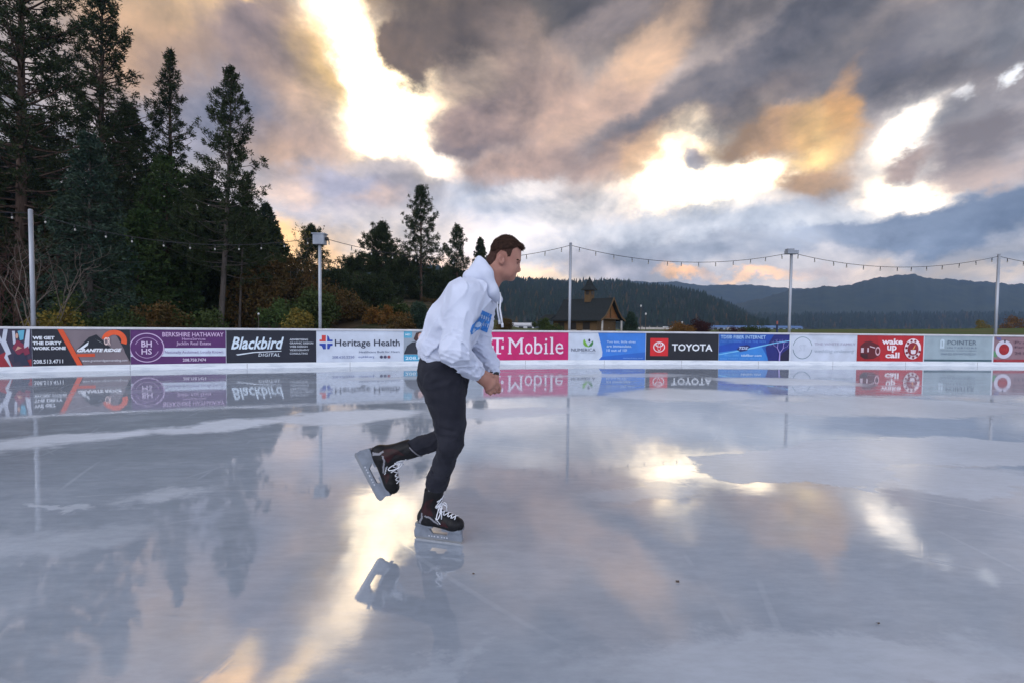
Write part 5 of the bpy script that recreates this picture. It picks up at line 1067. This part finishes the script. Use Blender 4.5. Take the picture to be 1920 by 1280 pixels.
bare('slender tree with sparse golden leaves left of the boxed light post', 548, 58, 11, 2, 34, pale_twig, gold_l, .2, 'slender_tree', 'tree', 4, .12, .05, 1)  # pale stems with small golden leaf tufts
bare('small crooked tree with a tuft of rusty leaves on the skyline', 632, 70, 8.0, 1, 35, twig, brown_l, .3, 'crooked_tree', 'tree', 3, .1, .06, 4)
def leafy(label, px, py_top, Y, rx, leaf, seed, n=2600, ln=.16, name='shrub', cat='shrub', group=None, clump=14, ry=None):
    """a leafy shrub: many small leaves in uneven clumps round short stems"""
    rs = np.random.RandomState(seed); b0 = at_depth(px, HZ(px), Y); gz = ground_z(b0.x, Y); T = at_depth(px, py_top, Y); h = max(.4, T.z - gz); p = np.array([b0.x, Y, gz - .05]); o = empty(name, p, label, cat, group)
    q = MB(); cs = []
    for i in range(clump):
        a = rs.uniform(0, 6.283); rad = rx * math.sqrt(rs.rand()) * 1.0; z = h * rs.uniform(.22, 1.0) * (1 - .35 * (rad / rx) ** 2); c = p + np.array([rad * math.cos(a), rad * math.sin(a) * .8, z]); cs.append((c, rs.uniform(.16, .36) * min(rx, h) + .08))
        q.tube([p + np.array([rad * .15 * math.cos(a), rad * .15 * math.sin(a), 0]), (p + c) / 2 + rs.normal(size=3) * .05, c], [.02, .014, .006], 4, cap=False)
    q.build('stem', bark, o); pts = []
    for c, r_ in cs: d = rs.normal(size=(n // clump, 3)); d /= np.linalg.norm(d, axis=1)[:, None]; pts.append(c + d * r_ * (rs.uniform(.3, 1.1, (len(d), 1)) ** .6 + rs.exponential(.16, (len(d), 1))))
    pts = np.concatenate(pts); pts = pts[pts[:, 2] > gz]; tri_mesh('foliage', tufts(pts, rs.normal(size=pts.shape), 2, ln, ln * .30, rs, .8), leaf, o); return o
BG = 'autumn shrubs along the left bank'
leafy('yellow leaved shrub low behind the boards by the first post', 106, 572, 18, .85, gold_l, 51, 1500, .13, group=BG, clump=16)
leafy('dark green shrub beside the yellow leaved one', 140, 560, 20, 1.0, green_l, 52, 2200, .14, group=BG)
leafy('dim low shrub under the blue green spruce', 215, 585, 22, 1.3, green_l, 53, 2200, .15, group=BG)
leafy('olive shrub below the cedar at the foot of the bank', 290, 575, 24, 1.6, brown_l, 54, 2400, .16, group=BG)
leafy('small shrub between the cedar and the leaning trunk', 365, 580, 25, 1.4, green_l, 55, 2200, .16, group=BG)
leafy('rusty thicket right of the leaning pine', 492, 500, 40, 2.6, brown_l, 56, 5200, .24, group=BG, clump=24)
leafy('tall rusty brown thicket below the gold sky', 545, 482, 46, 3.4, brown_l, 57, 7000, .26, group=BG, clump=30)
leafy('golden bush low in front of the rusty thicket', 562, 578, 30, 1.0, gold_l, 58, 1500, .15, group=BG)
leafy('yellow green bush left of the golden one', 515, 556, 33, 1.3, cedar_l, 59, 2400, .17, group=BG)
leafy('dark brush right behind the boxed light post', 618, 540, 44, 2.8, brown_l, 60, 5200, .24, group=BG, clump=24)
leafy('wide olive bush at the foot of the boxed post', 580, 540, 38, 2.4, green_l, 61, 4600, .22, group=BG, clump=24)
leafy('dark bramble on the slope under the broad young pine', 660, 560, 56, 3.0, green_l, 62, 3600, .26, group=BG, clump=20)
leafy('gold tinged bush near the round little fir', 752, 592, 38, 1.2, brown_l, 63, 1500, .16, group=BG)
leafy('grassy brown shrub under the tall open pine', 822, 560, 70, 3.6, brown_l, 64, 3600, .3, group=BG, clump=20)
leafy('rusty shrub on the slope right of the boxed light post', 640, 565, 46, 2.2, brown_l, 65, 3000, .2, group=BG, clump=18)
leafy('low ochre shrub beneath the broad young pine', 720, 578, 44, 1.8, orange_l, 66, 2200, .18, group=BG, clump=16)
leafy('dark bramble between the broad pine and the round fir', 750, 570, 52, 2.4, green_l, 67, 3000, .22, group=BG, clump=18)
leafy('russet bramble just left of the skater\'s hip', 808, 585, 46, 1.5, brown_l, 68, 2000, .18, group=BG, clump=14)
leafy('dusky shrub in the middle of the open slope', 690, 560, 62, 2.6, brown_l, 69, 3000, .24, group=BG, clump=18)
LG = 'bushes on the lawn'
leafy('round dark bush left of the log chalet', 1016, 596, 56, 1.0, green_l, 71, 2200, .16, group=LG)
leafy('low olive bush between the dark bush and the chalet', 1036, 609, 50, 1.3, green_l, 72, 1800, .16, group=LG)
leafy('dark pointed bush behind the skater\'s chest', 946, 598, 54, .9, brown_l, 73, 1500, .16, group=LG)
leafy('rounded orange bush on the lawn right of the chalet', 1276, 608.5, 56, 1.7, orange_l, 74, 3400, .15, group=LG, clump=30)
leafy('dark red bush touching the orange one', 1312, 602.5, 58, 1.6, red_l, 75, 3600, .15, group=LG, clump=30)
leafy('low dark shrub in front of the blue moorage', 1372, 613.5, 58, 1.5, red_l, 76, 1500, .14, group=LG)
leafy('low green shrub in front of the blue moorage', 1420, 611.5, 58, 1.4, green_l, 77, 1800, .14, group=LG)
leafy('small green bush left of the post with the pale fitting', 1400, 614, 60, 1.0, green_l, 78, 1200, .14, group=LG)
leafy('far orange tree turning at the lawn edge near the right post', 1897, 598, 150, 4.0, orange_l, 79, 2400, .5, 'autumn_tree', 'tree', None, 20)
leafy('small yellowish tree at the lawn edge left of the right post', 1838, 602, 150, 2.6, gold_l, 80, 1200, .45, 'autumn_tree', 'tree', None, 14)

# ------------------------------------------------------------------ the log chalet
wood_m = mat('warm_log_wall', (.13, .08, .036), .7, .25, (.085, .05, .024), 4, 5, stretch=(1, 1, 12), bump=.3, bscale=6); gable_m = mat('gable_boards', (.24, .105, .034), .65, .25, (.17, .07, .025), 6, 4, stretch=(8, 8, 1)); roof_m = mat('slate_shingle', (.018, .022, .024), .9, .1, (.03, .034, .036), 5, 5, bump=.5, bscale=12, stretch=(1, 1, 5)); trim_w = mat('pale_post', (.42, .40, .38), .6, .3, (.33, .31, .29), 5, 4); door_m = mat('dark_door', (.02, .016, .014), .4, .5); win_m = mat('amber_window', (.30, .20, .09), .3, .5, (.22, .14, .06), 4, 3)
cy_ = 60.0; ca = at_depth(1147, 606, cy_); cgz = ground_z(ca.x, cy_) - .05; TH = R(-46)               # gable face looks right and towards us
co = empty('log_chalet', (ca.x, cy_, cgz), 'brown log chalet with a steep dark roof and a small pointed roof turret', 'chalet')
# local axes: g = out of the gable, a = along the gable to the right
g_ = Vector((math.sin(R(46)), -math.cos(R(46)), 0)); a_ = Vector((math.cos(R(46)), math.sin(R(46)), 0)); o0 = Vector((ca.x, cy_, cgz))
def CW(a, g, z): return o0 + a_ * a + g_ * g + Vector((0, 0, z))
RM = Matrix(((a_.x, g_.x, 0), (a_.y, g_.y, 0), (0, 0, 1)))
def cbox(q, a, g, z, sa, sg, sz): q.box(CW(a, g, z), (sa, sg, sz), M=RM)
EW, RZ, EZ, LN = 2.9, 5.0, 2.1, 8.2
q = MB(); cbox(q, 0, -LN / 2 - .3, 1.1, 4.6, LN - 1.0, 2.2); q.build('wall', wood_m, co)
q = MB(); q.prism([(-2.15, EZ + .05), (2.15, EZ + .05), (0, RZ - .45)], lambda x, z, t_: CW(x, t_, z), -.35, -.25); gb = q.build('gable', gable_m, co)
q = MB(); q.tube([CW(-2.1, -.2, EZ + .1), CW(2.1, -.2, EZ + .1)], .11, 8); q.tube([CW(0, -.2, EZ + .1), CW(0, -.2, RZ - .5)], .08, 8); q.build('truss', wood_m, gb)
q = MB()
for s in (-1, 1):
    prof = [(0, RZ), (s * 1.1, RZ - 1.55), (s * 2.0, RZ - 2.45), (s * EW, EZ - .05), (s * EW, EZ - .20), (s * 2.0, RZ - 2.62), (s * 1.1, RZ - 1.74), (0, RZ - .2)]
    q.prism(prof if s > 0 else prof[::-1], lambda x, z, t_: CW(x, t_, z), -LN + .2, .25)
rf = q.build('roof', roof_m, co)
q = MB(); q.prism([(-3.2, EZ - .02), (-1.9, EZ + .7), (-1.9, EZ + .55), (-3.3, EZ - .15)], lambda x, z, t_: CW(x, t_, z), -LN - 1.8, -LN + .3); q.build('lean_to_roof', roof_m, co)
q = MB()
for s in (-1, 1):
    prof = [(0, RZ + .06), (s * 1.1, RZ - 1.50), (s * 2.0, RZ - 2.40), (s * (EW + .05), EZ - .02), (s * (EW + .05), EZ - .24), (s * 2.0, RZ - 2.66), (s * 1.1, RZ - 1.78), (0, RZ - .26)]
    q.prism(prof if s > 0 else prof[::-1], lambda x, z, t_: CW(x, t_, z), .25, .33)
q.build('barge_board', wood_m, rf)
for a in (-2.35, 2.35):
    q = MB(); q.tube([CW(a, .05, 0), CW(a, .05, EZ - .1)], [.15, .13], 10); q.build('porch_post', trim_w, co, True)
q = MB(); cbox(q, .25, -.84, 1.0, 1.0, .06, 2.0); dr_ = q.build('door', door_m, co); q = MB(); q.ball(CW(.6, -.79, 1.0), .05); q.build('handle', trim_w, dr_)
q = MB(); cbox(q, -1.35, -.84, 1.05, .9, .05, 1.7); wn_ = q.build('window', win_m, co); q = MB()
for a in (-.48, 0, .48): cbox(q, -1.35 + a, -.80, 1.05, .06, .05, 1.8)
q.build('frame', wood_m, wn_)
q = MB(); cbox(q, 1.55, -.84, 1.05, .9, .05, 1.7); q.build('window', win_m, co)
for g in (-2.4, -4.6, -6.6):
    q = MB(); cbox(q, -2.32, g, 1.2, .05, 1.1, 1.0); w_ = q.build('window', door_m, co); q = MB(); cbox(q, -2.35, g, .66, .08, 1.3, .1); q.build('sill', trim_w, w_)
tg = -3.6
q = MB(); cbox(q, 0, tg, RZ + .35, .95, .95, 1.7); tw = q.build('turret', wood_m, co)
q = MB(); cbox(q, 0, tg + .49, RZ + .75, .5, .04, .5); cbox(q, -.49, tg, RZ + .75, .04, .5, .5); q.build('louvre', door_m, tw)
q = MB(); n8 = 4; bs = [CW(.85 * sx, tg + .85 * sy, RZ + 1.12) for sx, sy in ((-1, -1), (1, -1), (1, 1), (-1, 1))]; ms_ = [CW(.42 * sx, tg + .42 * sy, RZ + 1.75) for sx, sy in ((-1, -1), (1, -1), (1, 1), (-1, 1))]; q.add(bs + ms_ + [CW(0, tg, RZ + 3.05)], [(k, (k + 1) % 4, 4 + (k + 1) % 4, 4 + k) for k in range(4)] + [(4 + k, 4 + (k + 1) % 4, 8) for k in range(4)] + [(3, 2, 1, 0)]); q.build('turret_roof', roof_m, tw)

# ------------------------------------------------------------------ shore things
pale = mat('pale_dock_timber', (.48, .44, .40), .8, .2, (.38, .35, .32), 1, 4); blue_roof = mat('blue_metal_roof', (.10, .20, .42), .4, .4, (.07, .15, .33), .4, 4); white_w = mat('white_boathouse', (.58, .58, .60), .6, .3, (.48, .48, .5), 1, 4); hull_m = mat('boat_hull', (.66, .68, .70), .3, .5); dk_w = mat('dark_opening', (.015, .017, .02), .5, .3)
def at_ground(px, Y): p = at_depth(px, HZ(px), Y); return Vector((p.x, Y, ground_z(p.x, Y)))
def shore_box(name, label, cat, px0, px1, y0, y1, Y, m, roofm=None, openings=0, group=None):
    A, B_ = at_depth(px0, y1, Y), at_depth(px1, y1, Y); zt = at_depth((px0 + px1) / 2, y0, Y).z; zb = min(A.z, B_.z) - .5; c = (A + B_) / 2; w = B_.x - A.x
    o = empty(name, (c.x, Y, zb), label, cat, group); q = MB(); q.box((c.x, Y + 2, (zb + zt) / 2), (w, 4, zt - zb)); q.build('wall' if roofm else 'deck', m, o)
    if roofm:
        q = MB(); q.prism([(-.3, 0), (4.3, 0), (2, .9)], lambda a, z, t_: Vector((c.x + t_, Y + a, zt + .003 + z)), -w / 2 - .3, w / 2 + .3); q.build('roof', roofm, o)
    else:
        q = MB()
        for k in range(int(w / 3) + 1): q.tube([(A.x + .3 + k * (w - .6) / max(1, int(w / 3)), Y - .08, zb - .5), (A.x + .3 + k * (w - .6) / max(1, int(w / 3)), Y - .08, zt + .5)], .13, 6)
        q.build('piling', pale, o)
    for k in range(openings):
        q = MB(); x = c.x - w / 2 + w * (k + .5) / openings; q.box((x, Y - .01, zb + (zt - zb) * .45), (w / openings * .55, .06, (zt - zb) * .7)); q.build('opening', dk_w, o)
    return o
shore_box('boathouse', 'long white boathouse with dark bays, behind the skater\'s chest strings', 'boathouse', 953, 1001, 610, 618, 165, white_w, white_w, 3)
shore_box('dock', 'pale timber dock along the shore right of the chalet', 'dock', 1188, 1262, 614.0, 617.5, 190, pale)
shore_box('covered_moorage', 'long blue roofed boat moorage on the lake', 'boathouse', 1336, 1402, 613.8, 618, 240, mat('moorage_wall', (.22, .27, .36), .7, .3), blue_roof, 6, 'blue moorages')
shore_box('covered_moorage', 'second blue moorage, behind the post with the pale fitting', 'boathouse', 1412, 1505, 614.2, 619, 240, mat('moorage_wall', (.20, .28, .40), .7, .3), blue_roof, 8, 'blue moorages')
def boat(label, px, Y, l, z=-.6):
    p = at_depth(px, HZ(px), Y); o = empty('motor_boat', (p.x, Y, z), label, 'boat', 'boats moored on the lake'); q = MB()
    sec = [(-.5, .42, 1), (-.2, .5, 1), (.2, .45, 1.05), (.42, .2, 1.2), (.5, .02, 1.3)]; vs = []
    for (x, w, h) in sec: vs += [(p.x + x * l, Y - w * l * .32, z + .9 * h), (p.x + x * l, Y - w * l * .2, z), (p.x + x * l, Y + w * l * .2, z), (p.x + x * l, Y + w * l * .32, z + .9 * h)]
    q.add(vs, [(i * 4 + k, i * 4 + k + 1, (i + 1) * 4 + k + 1, (i + 1) * 4 + k) for i in range(4) for k in range(3)] + [(i * 4 + 3, i * 4, (i + 1) * 4, (i + 1) * 4 + 3) for i in range(4)] + [(0, 3, 2, 1)]); q.build('hull', hull_m, o)
    q = MB(); q.prism([(-.25, .9), (.22, .95), (.1, 1.9), (-.22, 2.0)], lambda x, zz, t_: Vector((p.x + x * l, Y + t_, z + zz)), -l * .1, l * .1); cb = q.build('cabin', hull_m, o); q = MB(); q.prism([(-.16, 1.3), (.11, 1.3), (.07, 1.75), (-.15, 1.8)], lambda x, zz, t_: Vector((p.x + x * l, Y + t_, z + zz)), -l * .1 - .02, l * .1 + .02); q.build('window', dk_w, cb)
boat('small white boat left of the orange bush', 1250, 215, 7); boat('white boat in front of the blue moorage', 1369, 225, 6); boat('pale boat lying off the second blue moorage', 1392, 250, 5)
def lamp(label, px, top, Y, group='lamp posts by the shore'):
    p = at_ground(px, Y); h = at_depth(px, top, Y).z; o = empty('lamp_post', p, label, 'lamp post', group); q = MB(); q.tube([p, (p.x, Y, h)], [.07 * Y / 75, .05 * Y / 75], 8); q.build('pole', bark_g, o); q = MB(); q.ball((p.x, Y, h + .10 * Y / 75), (.15 * Y / 75, .15 * Y / 75, .2 * Y / 75), 8, 6); q.build('lamp_head', white_w, o)
lamp('taller lamp post on the lawn right of the chalet', 1201, 575, 75); lamp('shorter lamp post with two pale heads beside the taller one', 1210.5, 590, 80); lamp('tiny lamp with a white head above the orange bush', 1279, 606, 120); lamp('low garden lamp with a pale head under the leaning pine', 485, 590, 30)
p = at_ground(1457, 70); o = empty('marker_post', p, 'dark post with a reddish top left of the post with the pale fitting', 'post'); zt = at_depth(1457, 602, 70).z
q = MB(); q.tube([p, (p.x, 70, zt - .5)], [.16, .14], 8); q.build('pole', mat('navy_paint', (.02, .03, .07), .5, .3), o); q = MB(); q.tube([(p.x, 70, zt - .5), (p.x, 70, zt - .1), (p.x, 70, zt)], [.12, .13, .05], 8); q.build('cap', mat('dull_red', (.30, .10, .09), .6, .3), o)
# small pale marks of boats and sheds along the far shore
for i, (px, w) in enumerate([(1590, 3.5), (1620, 4.5), (1742, 6), (1750, 5), (1832, 4)]):
    c = at_depth(px, HZ(px) - 3.2, 148); q = MB(); gz = ground_z(c.x, 148); o = empty('cottage', (c.x, 148, gz), ['tiny pale hut on the lawn edge, leftmost of five', 'tiny hut right of the leftmost one at the lawn edge', 'left of the close pair of tiny huts by the far lawn', 'right of the close pair of tiny huts by the far lawn', 'tiny hut near the yellowish tree at right'][i], 'hut', 'tiny huts along the lawn edge')
    q.box((c.x, 149, gz + .3), (w * .22, 1, .6)); q.build('wall', white_w, o); q = MB(); q.prism([(-.6, .6), (1.6, .6), (.5, 1.0)], lambda a, z, t_: Vector((c.x + t_, 148.5 + a, gz + z)), -w * .12, w * .12); q.build('roof', pale, o)

# ------------------------------------------------------------------ the air between
hzm = bpy.data.materials.new('haze'); hzm.use_nodes = True; ht = hzm.node_tree; ht.nodes.clear(); ho = ht.nodes.new('ShaderNodeOutputMaterial'); hv = ht.nodes.new('ShaderNodeVolumePrincipled'); hv.inputs['Color'].default_value = (.42, .62, 1, 1); hv.inputs['Density'].default_value = 1.8e-4; hv.inputs['Anisotropy'].default_value = .1; ht.links.new(hv.outputs[0], ho.inputs['Volume'])
q = MB(); q.add([(x, y, z) for x in (-3400, 3400) for y in (-800, 3300) for z in (-8, 236)], [(0, 1, 3, 2), (4, 6, 7, 5), (0, 4, 5, 1), (2, 3, 7, 6), (0, 2, 6, 4), (1, 5, 7, 3)])
tag(q.build('haze', hzm), kind='stuff')
